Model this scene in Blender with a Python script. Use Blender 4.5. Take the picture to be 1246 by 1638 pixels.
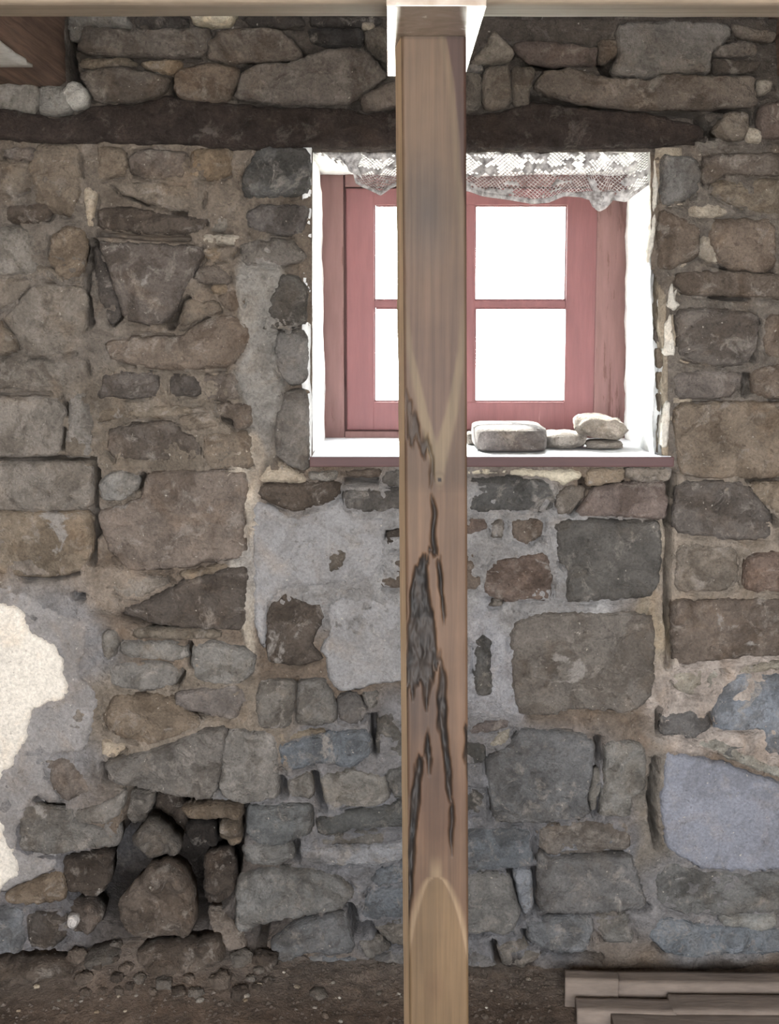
import bpy, bmesh, math, random
import numpy as np
from mathutils import Vector, noise as mn
from mathutils.geometry import delaunay_2d_cdt

for o in list(bpy.data.objects):
    bpy.data.objects.remove(o)
SC = bpy.context.scene
COL = SC.collection
RNG = random.Random(7)

# ------------------------------------------------------------------ camera
W, H = 1246.0, 1638.0
FPX = 2245.0
PITCH = math.radians(7.61)
CAM = Vector((0.0, -3.28, 1.60))
cam_d = bpy.data.cameras.new('camera')
cam_d.sensor_fit = 'VERTICAL'
cam_d.sensor_height = 36.0
cam_d.sensor_width = 36.0 * W / H
cam_d.lens = FPX / H * 36.0
cam_d.clip_start = 0.05
cam = bpy.data.objects.new('camera', cam_d)
COL.objects.link(cam)
cam.location = CAM
cam.rotation_euler = (math.radians(90) - PITCH, 0, 0)
SC.camera = cam

# ------------------------------------------------------------------ light
wd = bpy.data.worlds.new('overcast_sky')
SC.world = wd
wd.use_nodes = True
bg = wd.node_tree.nodes['Background']
bg.inputs['Color'].default_value = (0.96, 0.977, 1.0, 1)
bg.inputs['Strength'].default_value = 34.0


def portal(name, loc, rot, sx, sy):
    d = bpy.data.lights.new(name, 'AREA')
    d.shape = 'RECTANGLE'
    d.size = sx
    d.size_y = sy
    d.cycles.is_portal = True
    o = bpy.data.objects.new(name, d)
    o.location = loc
    o.rotation_euler = rot
    COL.objects.link(o)


portal('window_portal', (0.26, 0.66, 1.66), (math.radians(-90), 0, 0), 0.9, 0.9)
portal('rear_fill_portal', (0.1, -5.0, 1.5), (math.radians(90), 0, 0), 2.8, 1.4)  # sky fill through the opening added behind the camera

sun_d = bpy.data.lights.new('sun', 'SUN')
sun_d.energy = 40.0
sun_d.angle = math.radians(2.0)
sun_d.color = (1.0, 0.96, 0.9)
sun = bpy.data.objects.new('sun', sun_d)
COL.objects.link(sun)
# shines in through the window towards the camera, high in the sky
sun.rotation_euler = Vector((0.24, -0.74, -0.62)).to_track_quat('-Z', 'Y').to_euler()

SC.view_settings.view_transform = 'Standard'
SC.view_settings.look = 'None'
SC.view_settings.gamma = 1.0
SC.view_settings.use_curve_mapping = False
SC.view_settings.exposure = 0.0

# ------------------------------------------------------------------ helpers
CP, SP = math.cos(PITCH), math.sin(PITCH)


def ray(px, py):
    u = (px - W / 2) / FPX
    v = (py - H / 2) / FPX
    return u, CP - v * SP, -SP - v * CP


def at_y(px, py, Y=0.0):
    dx, dy, dz = ray(px, py)
    t = (Y - CAM.y) / dy
    return Vector((CAM.x + dx * t, Y, CAM.z + dz * t))


def at_z(px, py, Z):
    dx, dy, dz = ray(px, py)
    t = (Z - CAM.z) / dz
    return Vector((CAM.x + dx * t, CAM.y + dy * t, Z))


def lin(c):
    c = c / 255.0
    return c / 12.92 if c <= 0.04045 else ((c + 0.055) / 1.055) ** 2.4


def rgb(r, g, b, a=1.0):
    return (lin(r), lin(g), lin(b), a)


def tag(o, label=None, cat=None, group=None, kind=None):
    if label: o['label'] = label
    if cat: o['category'] = cat
    if group: o['group'] = group
    if kind: o['kind'] = kind
    return o


def empty(name, loc=(0, 0, 0)):
    o = bpy.data.objects.new(name, None)
    o.location = loc
    o.empty_display_size = 0.05
    COL.objects.link(o)
    return o


def link(name, verts, faces, mat, parent=None, smooth=True, center=True):
    """one mesh object, its origin at its own middle; coordinates are world"""
    v = np.asarray([tuple(p) for p in verts], dtype=float)
    c = (v.min(0) + v.max(0)) / 2 if center else np.zeros(3)
    me = bpy.data.meshes.new(name)
    me.from_pydata([tuple(p) for p in (v - c)], [], faces)
    if smooth:
        me.polygons.foreach_set('use_smooth', [True] * len(me.polygons))
    me.validate()
    me.update()
    if mat: me.materials.append(mat)
    o = bpy.data.objects.new(name, me)
    COL.objects.link(o)
    o.location = c
    if parent:
        o.parent = parent
        pl = world_loc(parent)
        o.location = Vector(c) - pl
    return o


def world_loc(o):
    l = Vector(o.location)
    while o.parent:
        o = o.parent
        l += Vector(o.location)
    return l


def fix_normals(o):
    bm = bmesh.new()
    bm.from_mesh(o.data)
    bmesh.ops.recalc_face_normals(bm, faces=bm.faces)
    bm.to_mesh(o.data)
    bm.free()


def fbm(x, y, z, oct=4):
    return mn.fractal(Vector((x, y, z)), 0.9, 2.1, oct, noise_basis='PERLIN_ORIGINAL')


# ------------------------------------------------------------------ materials
def new_mat(name):
    m = bpy.data.materials.new(name)
    m.use_nodes = True
    nt = m.node_tree
    return m, nt, nt.nodes, nt.links, nt.nodes['Principled BSDF']


def nz(nodes, links, vec, scale, detail=6, rough=0.6, dist=0.0):
    n = nodes.new('ShaderNodeTexNoise')
    n.inputs['Scale'].default_value = scale
    n.inputs['Detail'].default_value = detail
    n.inputs['Roughness'].default_value = rough
    n.inputs['Distortion'].default_value = dist
    links.new(vec, n.inputs['Vector'])
    return n.outputs['Fac']


def mrange(nodes, links, src, a, b, c, d, clamp=True):
    n = nodes.new('ShaderNodeMapRange')
    n.clamp = clamp
    for k, v in zip(('From Min', 'From Max', 'To Min', 'To Max'), (a, b, c, d)):
        if isinstance(v, (int, float)):
            n.inputs[k].default_value = v
        else:
            links.new(v, n.inputs[k])
    links.new(src, n.inputs['Value'])
    return n.outputs['Result']


def mixc(nodes, links, fac, a, b, mode='MIX'):
    n = nodes.new('ShaderNodeMix')
    n.data_type = 'RGBA'
    n.blend_type = mode
    if isinstance(fac, (int, float)):
        n.inputs[0].default_value = fac
    else:
        links.new(fac, n.inputs[0])
    for i, s in ((6, a), (7, b)):
        if isinstance(s, tuple):
            n.inputs[i].default_value = s
        else:
            links.new(s, n.inputs[i])
    return n.outputs[2]


def math_n(nodes, links, op, a, b=None):
    n = nodes.new('ShaderNodeMath')
    n.operation = op
    for i, s in enumerate((a, b)):
        if s is None: continue
        if isinstance(s, (int, float)):
            n.inputs[i].default_value = s
        else:
            links.new(s, n.inputs[i])
    return n.outputs[0]


def scale_col(nodes, links, col, fac):
    n = nodes.new('ShaderNodeVectorMath')
    n.operation = 'SCALE'
    links.new(col, n.inputs[0])
    links.new(fac, n.inputs['Scale'])
    return n.outputs[0]


def bump(nodes, links, bsdf, h, strength, dist):
    b = nodes.new('ShaderNodeBump')
    b.inputs['Strength'].default_value = strength
    b.inputs['Distance'].default_value = dist
    links.new(h, b.inputs['Height'])
    links.new(b.outputs['Normal'], bsdf.inputs['Normal'])


def rgbn(N, c):
    q = N.new('ShaderNodeRGB')
    q.outputs[0].default_value = rgb(*c)
    return q.outputs[0]


def rough_mat(name, source, smear=True, bump_d=0.006, coarse=14.0, var=(0.62, 1.38), smear_col=(150, 144, 138), mott=0.0, specks=0.6):
    """weathered mineral surface. source: 'object' colour, 'attr' colour or an rgb tuple"""
    m, nt, N, L, B = new_mat(name)
    geo = N.new('ShaderNodeNewGeometry')
    pos = geo.outputs['Position']
    alpha = None
    if source == 'object':
        oi = N.new('ShaderNodeObjectInfo')
        base = oi.outputs['Color']
        alpha = oi.outputs['Alpha']
    elif source == 'attr':
        at = N.new('ShaderNodeAttribute')
        at.attribute_name = 'tint'
        base = at.outputs['Color']
        alpha = at.outputs['Alpha']
    else:
        r = N.new('ShaderNodeRGB')
        r.outputs[0].default_value = source
        base = r.outputs[0]
    n1 = nz(N, L, pos, coarse, 8, 0.68, 0.4)
    n2 = nz(N, L, pos, 150.0, 4, 0.7)
    n3 = nz(N, L, pos, 42.0, 5, 0.6)
    f = mrange(N, L, n1, 0.3, 0.7, var[0], var[1])
    f2 = mrange(N, L, n2, 0.25, 0.75, 0.70, 1.30)
    f = math_n(N, L, 'MULTIPLY', f, f2)
    col = scale_col(N, L, base, f)
    if mott:
        va0 = N.new('ShaderNodeVectorMath')
        va0.operation = 'ADD'
        va0.inputs[1].default_value = (11.3, 2.7, 5.1)
        L.new(pos, va0.inputs[0])
        d1 = nz(N, L, va0.outputs[0], 8.0, 8, 0.66, 0.9)
        dm = mrange(N, L, d1, 0.50, 0.57, 0.0, mott)
        col = mixc(N, L, dm, col, mixc(N, L, 1.0, col, (0.56, 0.53, 0.50, 1), 'MULTIPLY'))
        l1 = nz(N, L, va0.outputs[0], 19.0, 8, 0.70, 0.6)
        lm = mrange(N, L, l1, 0.55, 0.66, 0.0, mott * .75)
        col = mixc(N, L, lm, col, scale_col(N, L, rgbn(N, (158, 150, 142)), f2))
    pt = nz(N, L, pos, 70.0, 3, 0.6, 0.3)
    pm = mrange(N, L, pt, 0.36, 0.30, 0.0, 0.55)
    col = mixc(N, L, pm, col, mixc(N, L, 1.0, col, (0.45, 0.42, 0.40, 1), 'MULTIPLY'))
    # a little hue drift: brown iron stain
    n4 = nz(N, L, pos, 9.0, 5, 0.6, 0.8)
    st = mrange(N, L, n4, 0.52, 0.72, 0.0, 0.4)
    stain = mixc(N, L, 1.0, col, (1.12, 0.93, 0.74, 1), 'MULTIPLY')
    col = mixc(N, L, st, col, stain)
    if smear:
        nm = N.new('ShaderNodeTexNoise')
        nm.inputs['Scale'].default_value = 11.0
        nm.inputs['Detail'].default_value = 7
        nm.inputs['Roughness'].default_value = 0.62
        nm.inputs['Distortion'].default_value = 0.7
        va = N.new('ShaderNodeVectorMath')
        va.operation = 'ADD'
        va.inputs[1].default_value = (3.1, 7.7, 1.3)
        L.new(pos, va.inputs[0])
        L.new(va.outputs[0], nm.inputs['Vector'])
        th = math_n(N, L, 'MULTIPLY_ADD', alpha, -0.42)
        th.node.inputs[2].default_value = 0.78
        th2 = math_n(N, L, 'ADD', th, 0.05)
        mk = mrange(N, L, nm.outputs['Fac'], th, th2, 0.0, 0.85)
        sc = N.new('ShaderNodeRGB')
        sc.outputs[0].default_value = rgb(*smear_col)
        scv = scale_col(N, L, sc.outputs[0], f2)
        col = mixc(N, L, mk, col, scv)
    # sparse white lime specks
    sp = nz(N, L, pos, 95.0, 2, 0.5)
    spm = mrange(N, L, sp, 0.72, 0.76, 0.0, specks)
    col = mixc(N, L, spm, col, rgb(190, 182, 170))
    L.new(col, B.inputs['Base Color'])
    B.inputs['Roughness'].default_value = 0.93
    B.inputs['Specular IOR Level'].default_value = 0.25
    h = math_n(N, L, 'MULTIPLY_ADD', n3, 0.7)
    L.new(n2, h.node.inputs[2])
    h2 = math_n(N, L, 'MULTIPLY_ADD', n1, 1.4)
    L.new(h, h2.node.inputs[2])
    bump(N, L, B, h2, 0.9, bump_d)
    return m


def wood_mat(name, source, axis=2, streak=(14, 90), rough=0.75, bump_d=0.002, var=(0.72, 1.25), along=2.0, spec=0.3):
    m, nt, N, L, B = new_mat(name)
    tc = N.new('ShaderNodeNewGeometry')
    mp = N.new('ShaderNodeMapping')
    L.new(tc.outputs['Position'], mp.inputs['Vector'])
    s = [1.0, 1.0, 1.0]
    s[axis] = along / streak[1]
    mp.inputs['Scale'].default_value = s
    v = mp.outputs['Vector']
    if source == 'attr':
        at = N.new('ShaderNodeAttribute')
        at.attribute_name = 'tint'
        base = at.outputs['Color']
    else:
        r = N.new('ShaderNodeRGB')
        r.outputs[0].default_value = source
        base = r.outputs[0]
    a = nz(N, L, v, streak[1], 5, 0.6, 0.3)
    b = nz(N, L, v, streak[0], 4, 0.6, 0.5)
    c = nz(N, L, tc.outputs['Position'], 7.0, 4, 0.6)
    f = mrange(N, L, a, 0.3, 0.7, var[0], var[1])
    g = mrange(N, L, b, 0.3, 0.7, 0.85, 1.13)
    k = mrange(N, L, c, 0.3, 0.7, 0.85, 1.13)
    f = math_n(N, L, 'MULTIPLY', f, g)
    f = math_n(N, L, 'MULTIPLY', f, k)
    L.new(scale_col(N, L, base, f), B.inputs['Base Color'])
    B.inputs['Roughness'].default_value = rough
    B.inputs['Specular IOR Level'].default_value = spec
    bump(N, L, B, a, 0.7, bump_d)
    return m


def paint_mat(name, col, under, amount=0.62, rough=0.6, scale=30.0, axis=None, spec=0.3):
    """paint worn through to what is under it"""
    m, nt, N, L, B = new_mat(name)
    geo = N.new('ShaderNodeNewGeometry')
    mp = N.new('ShaderNodeMapping')
    L.new(geo.outputs['Position'], mp.inputs['Vector'])
    if axis is not None:
        s = [1.0, 1.0, 1.0]
        s[axis] = 0.12
        mp.inputs['Scale'].default_value = s
    v = mp.outputs['Vector']
    a = nz(N, L, v, scale, 8, 0.7, 0.3)
    b = nz(N, L, v, 60.0, 4, 0.6)
    mk = mrange(N, L, a, amount, amount + 0.04, 0.0, 1.0)
    c = mixc(N, L, mk, col, under)
    f = mrange(N, L, b, 0.3, 0.7, 0.86, 1.12)
    L.new(scale_col(N, L, c, f), B.inputs['Base Color'])
    B.inputs['Roughness'].default_value = rough
    B.inputs['Specular IOR Level'].default_value = spec
    bump(N, L, B, a, 0.5, 0.002)
    return m


M_STONE = rough_mat('rubble_stone', 'object', mott=.7, bump_d=.011)
M_MORTAR = rough_mat('lime_mortar', 'attr', smear=False, bump_d=0.012, coarse=18.0, var=(0.62, 1.34), mott=.4)
M_PLASTER = rough_mat('old_plaster', 'object', smear=False, bump_d=0.006, coarse=8.0, var=(0.82, 1.15), mott=.34)
M_CREAM = rough_mat('cream_plaster', 'object', smear=False, bump_d=0.004, coarse=5.0, var=(0.92, 1.07), specks=0.0)
M_DIRT = rough_mat('dirt_floor', 'attr', smear=False, bump_d=0.01, coarse=24.0, var=(0.55, 1.4))
M_LINTEL = rough_mat('rotten_lintel_wood', rgb(66, 56, 51), smear=False, bump_d=.02, coarse=20.0, var=(.5, 1.5), mott=.3, specks=0.0)
M_POST = wood_mat('post_wood', 'attr', axis=2, streak=(14, 110), rough=0.62, bump_d=0.0012, var=(0.74, 1.2), along=2.6)
M_JOIST = wood_mat('joist_wood', rgb(128, 106, 94), axis=1, streak=(12, 80), rough=0.85, bump_d=0.006, var=(0.55, 1.3), along=3.0)
M_BEAM = wood_mat('sawn_beam_wood', rgb(148, 133, 117), axis=0, streak=(10, 70), rough=0.7, bump_d=0.002, var=(0.82, 1.15))
M_FLOORWOOD = wood_mat('dusty_timber', rgb(114, 103, 95), axis=0, streak=(10, 60), rough=0.92, bump_d=0.003, var=(0.82, 1.14), along=14.0)
M_RED = paint_mat('red_paint', rgb(103, 60, 60), rgb(124, 84, 80), 0.66, 0.5, 22.0, axis=2)
M_REDOLD = paint_mat('weathered_red_paint', rgb(112, 84, 81), rgb(92, 64, 61), 0.55, 0.75, 26.0, axis=2)
M_SILL = paint_mat('sill_red_paint', rgb(80, 54, 53), rgb(100, 82, 76), 0.68, 0.55, 24.0, axis=0)
M_WHITE = paint_mat('white_limewash', rgb(226, 226, 224), rgb(186, 180, 170), 0.66, 0.85, 18.0)
M_SILLTOP = paint_mat('sill_top_paint', rgb(206, 208, 212), rgb(150, 140, 134), 0.70, 0.4, 18.0)
M_ROOM = rough_mat('rough_limewash', rgb(150, 138, 122), smear=False)


def plate_mat():
    m, nt, N, L, B = new_mat('planed_plate')
    geo = N.new('ShaderNodeNewGeometry')
    a = nz(N, L, geo.outputs['Position'], 26.0, 5, 0.6, 0.6)
    c = mixc(N, L, mrange(N, L, a, 0.3, 0.7, 0, 1), rgb(150, 134, 122), rgb(182, 170, 158))
    L.new(c, B.inputs['Base Color'])
    L.new(mrange(N, L, a, 0.3, 0.7, 0.14, 0.30), B.inputs['Roughness'])
    B.inputs['Specular IOR Level'].default_value = 0.6
    return m


M_PLATE = plate_mat()


def glass_mat():
    m, nt, N, L, B = new_mat('window_glass')
    out = N['Material Output']
    tr = N.new('ShaderNodeBsdfTransparent')
    tr.inputs[0].default_value = (0.95, 0.97, 0.96, 1)
    gl = N.new('ShaderNodeBsdfGlossy')
    gl.inputs['Roughness'].default_value = 0.03
    mx = N.new('ShaderNodeMixShader')
    mx.inputs[0].default_value = 0.05
    L.new(tr.outputs[0], mx.inputs[1])
    L.new(gl.outputs[0], mx.inputs[2])
    L.new(mx.outputs[0], out.inputs['Surface'])
    return m


M_GLASS = glass_mat()


def cloth_mat():
    m, nt, N, L, B = new_mat('lace_thread')
    geo = N.new('ShaderNodeNewGeometry')
    a = nz(N, L, geo.outputs['Position'], 60.0, 5, 0.6)
    c = mixc(N, L, mrange(N, L, a, 0.35, 0.65, 0, 1), rgb(124, 118, 116), rgb(214, 210, 208))
    L.new(c, B.inputs['Base Color'])
    B.inputs['Roughness'].default_value = 0.95
    out = N['Material Output']
    tl = N.new('ShaderNodeBsdfTranslucent')
    L.new(c, tl.inputs[0])
    mx = N.new('ShaderNodeMixShader')
    mx.inputs[0].default_value = 0.12
    L.new(B.outputs[0], mx.inputs[1])
    L.new(tl.outputs[0], mx.inputs[2])
    L.new(mx.outputs[0], out.inputs['Surface'])
    return m


M_LACE = cloth_mat()


def plain(name, col, rough=0.8):
    m, nt, N, L, B = new_mat(name)
    geo = N.new('ShaderNodeNewGeometry')
    a = nz(N, L, geo.outputs['Position'], 40.0, 4, 0.6)
    r = N.new('ShaderNodeRGB')
    r.outputs[0].default_value = col
    L.new(scale_col(N, L, r.outputs[0], mrange(N, L, a, 0.3, 0.7, 0.8, 1.15)), B.inputs['Base Color'])
    B.inputs['Roughness'].default_value = rough
    return m


M_BLUE = plain('blue_plastic', rgb(70, 165, 225), 0.4)
M_GROUND = plain('pale_gravel', rgb(186, 182, 172), 0.95)

# ------------------------------------------------------------------ polygon tools (in wall pixels)


def chaikin(p, n=1):
    for _ in range(n):
        q = []
        for i in range(len(p)):
            a, b = p[i], p[(i + 1) % len(p)]
            q.append((a[0] * .88 + b[0] * .12, a[1] * .88 + b[1] * .12))
            q.append((a[0] * .12 + b[0] * .88, a[1] * .12 + b[1] * .88))
        p = q
    return p


def ragged(poly, step, amp, seed, freq=0.06, grow=0.0):
    out = []
    n = len(poly)
    sg = 1 if sum(poly[i][0] * poly[(i + 1) % n][1] - poly[(i + 1) % n][0] * poly[i][1] for i in range(n)) > 0 else -1
    for i in range(n):
        a, b = poly[i], poly[(i + 1) % n]
        L = math.hypot(b[0] - a[0], b[1] - a[1])
        k = max(1, int(round(L / step)))
        nx, ny = (b[1] - a[1]) / max(L, 1e-6), -(b[0] - a[0]) / max(L, 1e-6)
        for j in range(k):
            t = j / k
            x, y = a[0] + (b[0] - a[0]) * t, a[1] + (b[1] - a[1]) * t
            d = amp * (fbm(x * freq, y * freq, seed, 3) + 0.6 * mn.noise(Vector((x * freq * 4, y * freq * 4, seed)))) + grow * sg
            out.append((x + nx * d, y + ny * d))
    return out


def inside(pts, poly):
    x, y = pts[:, 0], pts[:, 1]
    r = np.zeros(len(pts), bool)
    n = len(poly)
    j = n - 1
    for i in range(n):
        xi, yi = poly[i]
        xj, yj = poly[j]
        if yi != yj:
            c = ((yi > y) != (yj > y)) & (x < (xj - xi) * (y - yi) / (yj - yi) + xi)
            r ^= c
        j = i
    return r


def dist_poly(pts, poly, closed=True):
    best = np.full(len(pts), 1e9)
    n = len(poly)
    for i in range(n if closed else n - 1):
        a = np.array(poly[i], float)
        b = np.array(poly[(i + 1) % n], float)
        ab = b - a
        l2 = max((ab ** 2).sum(), 1e-9)
        t = np.clip(((pts - a) @ ab) / l2, 0, 1)
        d = np.hypot(*(pts - (a + t[:, None] * ab)).T)
        best = np.minimum(best, d)
    return best


def stone_mesh(poly, prot, seed, edge=7.0, rough=1.0, step=7.0, depth=0.05, Y0=0.0, jag=2.0, tilt=1.0, slope=(0, 0), grow=0.0, facet=0.0):
    """a stone with a broken face: traced outline, arrised edges, uneven front, solid back"""
    rr = random.Random(seed)
    o = ragged(chaikin(poly, 1), step, jag, seed * 1.37, grow=grow)
    oa = np.array(o)
    x0, y0 = oa.min(0)
    x1, y1 = oa.max(0)
    g = []
    y = y0 + step * .5
    while y < y1:
        x = x0 + rr.random() * step
        while x < x1:
            g.append((x + rr.uniform(-.25, .25) * step, y + rr.uniform(-.25, .25) * step))
            x += step
        y += step * .9
    pts = np.array(g) if g else np.zeros((0, 2))
    if len(pts):
        ok = inside(pts, o)
        pts = pts[ok]
    if len(pts):
        d = dist_poly(pts, o)
        pts = pts[d > step * .38]
    n = len(o)
    vin = [Vector((float(a), float(b))) for a, b in o] + [Vector((float(a), float(b))) for a, b in pts]
    res = delaunay_2d_cdt(vin, [(i, (i + 1) % n) for i in range(n)], [], 1, 1e-4)
    v2, e2, f2 = res[0], res[1], res[2]
    P = np.array([(v.x, v.y) for v in v2])
    D = dist_poly(P, o)
    cx, cy = oa.mean(0)
    tx, ty = rr.uniform(-1, 1) * tilt, rr.uniform(-1, 1) * tilt
    sx, sy = max(x1 - x0, 1), max(y1 - y0, 1)
    verts = []
    for (px, py), d in zip(P, D):
        e = min(1.0, d / edge)
        e = math.sqrt(max(0, 1 - (1 - e) ** 2))
        nzv = fbm(px * .022, py * .03, seed * 2.1, 3) * 0.006 + fbm(px * .09, py * .12, seed * .7, 3) * 0.0034 + mn.noise(Vector((px * .24, py * .28, seed))) * .0012
        h = prot * (0.15 + 0.85 * e) + rough * nzv * (0.25 + .75 * e)
        h += 0.006 * e * (tx * (px - cx) / sx + ty * (py - cy) / sy)
        if facet:
            cell = mn.voronoi(Vector((px * .021 + seed, py * .026, seed * .3)))
            h += facet * e * (cell[0][1] - cell[0][0] - .3)
        h += slope[0] * (px - cx) / sx + slope[1] * (py - cy) / sy
        q = at_y(px, py, Y0)
        verts.append((q.x, Y0 - h, q.z))
    faces = [tuple(f) for f in f2]
    # boundary edges -> skirt going back into the wall
    cnt = {}
    for f in faces:
        for i in range(len(f)):
            a, b = f[i], f[(i + 1) % len(f)]
            k = (min(a, b), max(a, b))
            cnt[k] = cnt.get(k, []) + [(a, b)]
    back = {}
    bedges = [v[0] for v in cnt.values() if len(v) == 1]
    cxy = at_y(cx, cy, Y0)
    for a, b in bedges:
        for k in (a, b):
            if k not in back:
                x, yv, z = verts[k]
                back[k] = len(verts)
                verts.append((x + (cxy.x - x) * .12, yv + depth, z + (cxy.z - z) * .12))
    for a, b in bedges:
        faces.append((b, a, back[a], back[b]))
    # close the back
    loop = [back[k] for k in back]
    if len(loop) > 2:
        c = len(verts)
        bv = np.array([verts[i] for i in loop])
        verts.append(tuple(bv.mean(0)))
        for a, b in bedges:
            faces.append((back[b], back[a], c))
    return verts, faces


PAL = dict(b=(112, 100, 90), d=(84, 74, 66), k=(60, 54, 50), g=(114, 107, 100), l=(142, 135, 126), t=(136, 120, 101),
           p=(110, 99, 91), s=(91, 86, 80), u=(117, 116, 117), c=(190, 176, 156), w=(206, 200, 190), r=(112, 95, 86),
           v=(137, 136, 139), m=(124, 110, 95), x=(105, 101, 99), q=(131, 123, 114))


def parse(txt):
    out = []
    for ln in txt.strip().splitlines():
        ln = ln.split('#')[0].strip()
        if not ln: continue
        head, pts = ln.split(':')
        hd = head.split()
        poly = []
        for t in pts.split():
            a, b = t.split(',')
            poly.append((float(a), float(b)))
        out.append((hd, poly))
    return out


# ------------------------------------------------------------------ the back wall: mortar bed
WIN_OPEN = [(496, 239), (560, 241), (1044, 241), (1046, 330), (1044, 430), (1070, 470), (1074, 560), (1072, 640), (1076, 748), (496, 748)]
CAVITY = [(100, 1368), (182, 1352), (198, 1300), (204, 1264), (260, 1262), (388, 1288), (390, 1345), (384, 1420), (330, 1480), (205, 1482), (150, 1470), (104, 1430)]
# dark open joints: width px, depth m, polyline
CREV = parse('''
7 .09: 117,30 112,80 118,126
4 .05: 150,390 142,440 140,470 148,515
8 .10: 150,390 145,415
3 .05: 152,735 153,800 151,900
8 .12: 156,822 158,850
5 .08: 156,752 160,775
4 .06: 230,762 223,780
3 .05: 30,915 45,925 90,923 125,916
6 .10: 122,953 132,954
4 .05: 200,985 235,995 262,1000
4 .05: 305,1030 306,1062
3 .05: 280,1098 292,1072
4 .05: 300,1140 335,1145
5 .07: 450,1245 456,1270
5 .07: 503,1236 512,1280 518,1292
4 .06: 393,1283 391,1340
4 .06: 475,1345 477,1372
5 .07: 385,1485 440,1472 460,1468 550,1450
6 .08: 425,1480 418,1515 440,1532 462,1545
7 .10: 560,1450 572,1490 590,1476
4 .06: 592,1478 625,1507 650,1506
5 .07: 599,1145 600,1200
4 .06: 1064,768 1066,840
7 .10: 1072,762 1069,835
4 .05: 1067,850 1066,960 1068,1020 1066,1065
4 .05: 1052,1135 1052,1170
5 .07: 1048,1215 1040,1270 1042,1310 1050,1350
6 .06: 955,1182 958,1215
3 .04: 957,1215 940,1275 950,1302
4 .06: 815,1392 826,1440 835,1462
3 .05: 853,1390 853,1445 866,1460
4 .05: 866,1460 950,1458 1035,1448
4 .05: 838,1488 846,1506
4 .05: 870,1522 925,1520 960,1530
4 .05: 755,1496 778,1490
4 .06: 790,1506 800,1555
3 .05: 932,768 933,790 914,820
4 .05: 940,776 995,772
5 .07: 555,770 600,768
5 .08: 1138,170 1190,178
8 .09: 1120,196 1140,215
4 .05: 840,104 900,108
7 .09: 965,106 972,118
4 .05: 855,155 900,165 1010,180 1120,182
3 .05: 1140,474 1195,476
3 .04: 1155,430 1230,437
3 .05: 1214,515 1205,575
4 .05: 1195,600 1190,630
3 .05: 355,668 372,676
4 .04: 280,340 295,344
3 .04: 160,375 300,382
3 .04: 195,303 235,325
4 .06: 108,650 110,660
3 .05: 103,688 100,715
3 .05: 0,732 150,735
4 .06: 300,540 330,512
5 .06: 183,515 195,500
6 .06: 275,520 300,480
4 .05: 385,118 405,102
3 .05: 278,120 276,150
4 .05: 486,85 495,98
4 .06: 1233,828 1240,836
3 .05: 1195,768 1240,769
4 .06: 167,1222 170,1245 235,1262
4 .06: 366,1170 362,1200 352,1260
3 .04: 1130,1145 1138,1160
4 .06: 0,1255 20,1232
4 .05: 50,1270 75,1288 100,1288
3 .05: 615,853 640,850
''')
# mortar tints: centre, radius, colour, extra height (m)
TINT = [
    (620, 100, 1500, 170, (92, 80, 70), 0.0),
    (90, 260, 160, 60, (124, 106, 88), 0.010),
    (260, 400, 250, 260, (126, 108, 90), 0.004),
    (70, 620, 160, 360, (124, 110, 96), 0.003),
    (250, 700, 220, 120, (130, 113, 94), 0.006),
    (425, 560, 46, 190, (150, 142, 132), 0.013),
    (408, 760, 28, 60, (176, 156, 132), 0.010),
    (400, 880, 20, 190, (186, 168, 144), 0.010),
    (120, 940, 150, 40, (150, 130, 110), 0.012),
    (60, 1120, 160, 200, (134, 129, 128), 0.006),
    (720, 900, 340, 160, (152, 148, 146), 0.013),
    (1052, 980, 24, 190, (172, 152, 122), 0.012),
    (790, 1060, 50, 110, (156, 154, 158), 0.012),
    (640, 1250, 420, 130, (128, 124, 124), 0.004),
    (760, 1400, 320, 170, (118, 117, 121), 0.006),
    (1050, 1330, 40, 170, (124, 113, 100), 0.008),
    (1150, 1130, 140, 90, (178, 160, 146), 0.008),
    (1150, 1450, 160, 110, (122, 118, 118), 0.004),
    (1160, 600, 140, 400, (118, 105, 92), 0.004),
    (1150, 880, 120, 160, (150, 132, 112), 0.005),
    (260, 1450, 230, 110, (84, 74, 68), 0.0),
    (300, 1150, 170, 120, (140, 122, 102), 0.006),
    (60, 1420, 130, 120, (110, 106, 108), 0.0),
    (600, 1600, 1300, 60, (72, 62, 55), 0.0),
]


def joints():
    '''open joints along the undersides of the stones'''
    rj = random.Random(44)
    out = []
    for hd, poly in parse(STONES):
        n = len(poly)
        sg = 1 if sum(poly[i][0] * poly[(i + 1) % n][1] - poly[(i + 1) % n][0] * poly[i][1] for i in range(n)) > 0 else -1
        for i in range(n):
            a, b = poly[i], poly[(i + 1) % n]
            L = math.hypot(b[0] - a[0], b[1] - a[1])
            if L < 12: continue
            nx, ny = sg * (b[1] - a[1]) / L, -sg * (b[0] - a[0]) / L
            pr = .75 if ny > .5 else (.38 if abs(nx) > .6 else .12)
            if hd[0] in 'cw': pr *= .5
            if rj.random() < pr:
                t0, t1 = rj.uniform(0, .3), rj.uniform(.65, 1)
                o = 4.0
                out.append(((str(rj.uniform(.2, 1.8)), str(rj.uniform(.018, .04))),
                            [(a[0] + (b[0] - a[0]) * t + nx * o, a[1] + (b[1] - a[1]) * t + ny * o) for t in (t0, (t0 + t1) / 2, t1)]))
    return out


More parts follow.
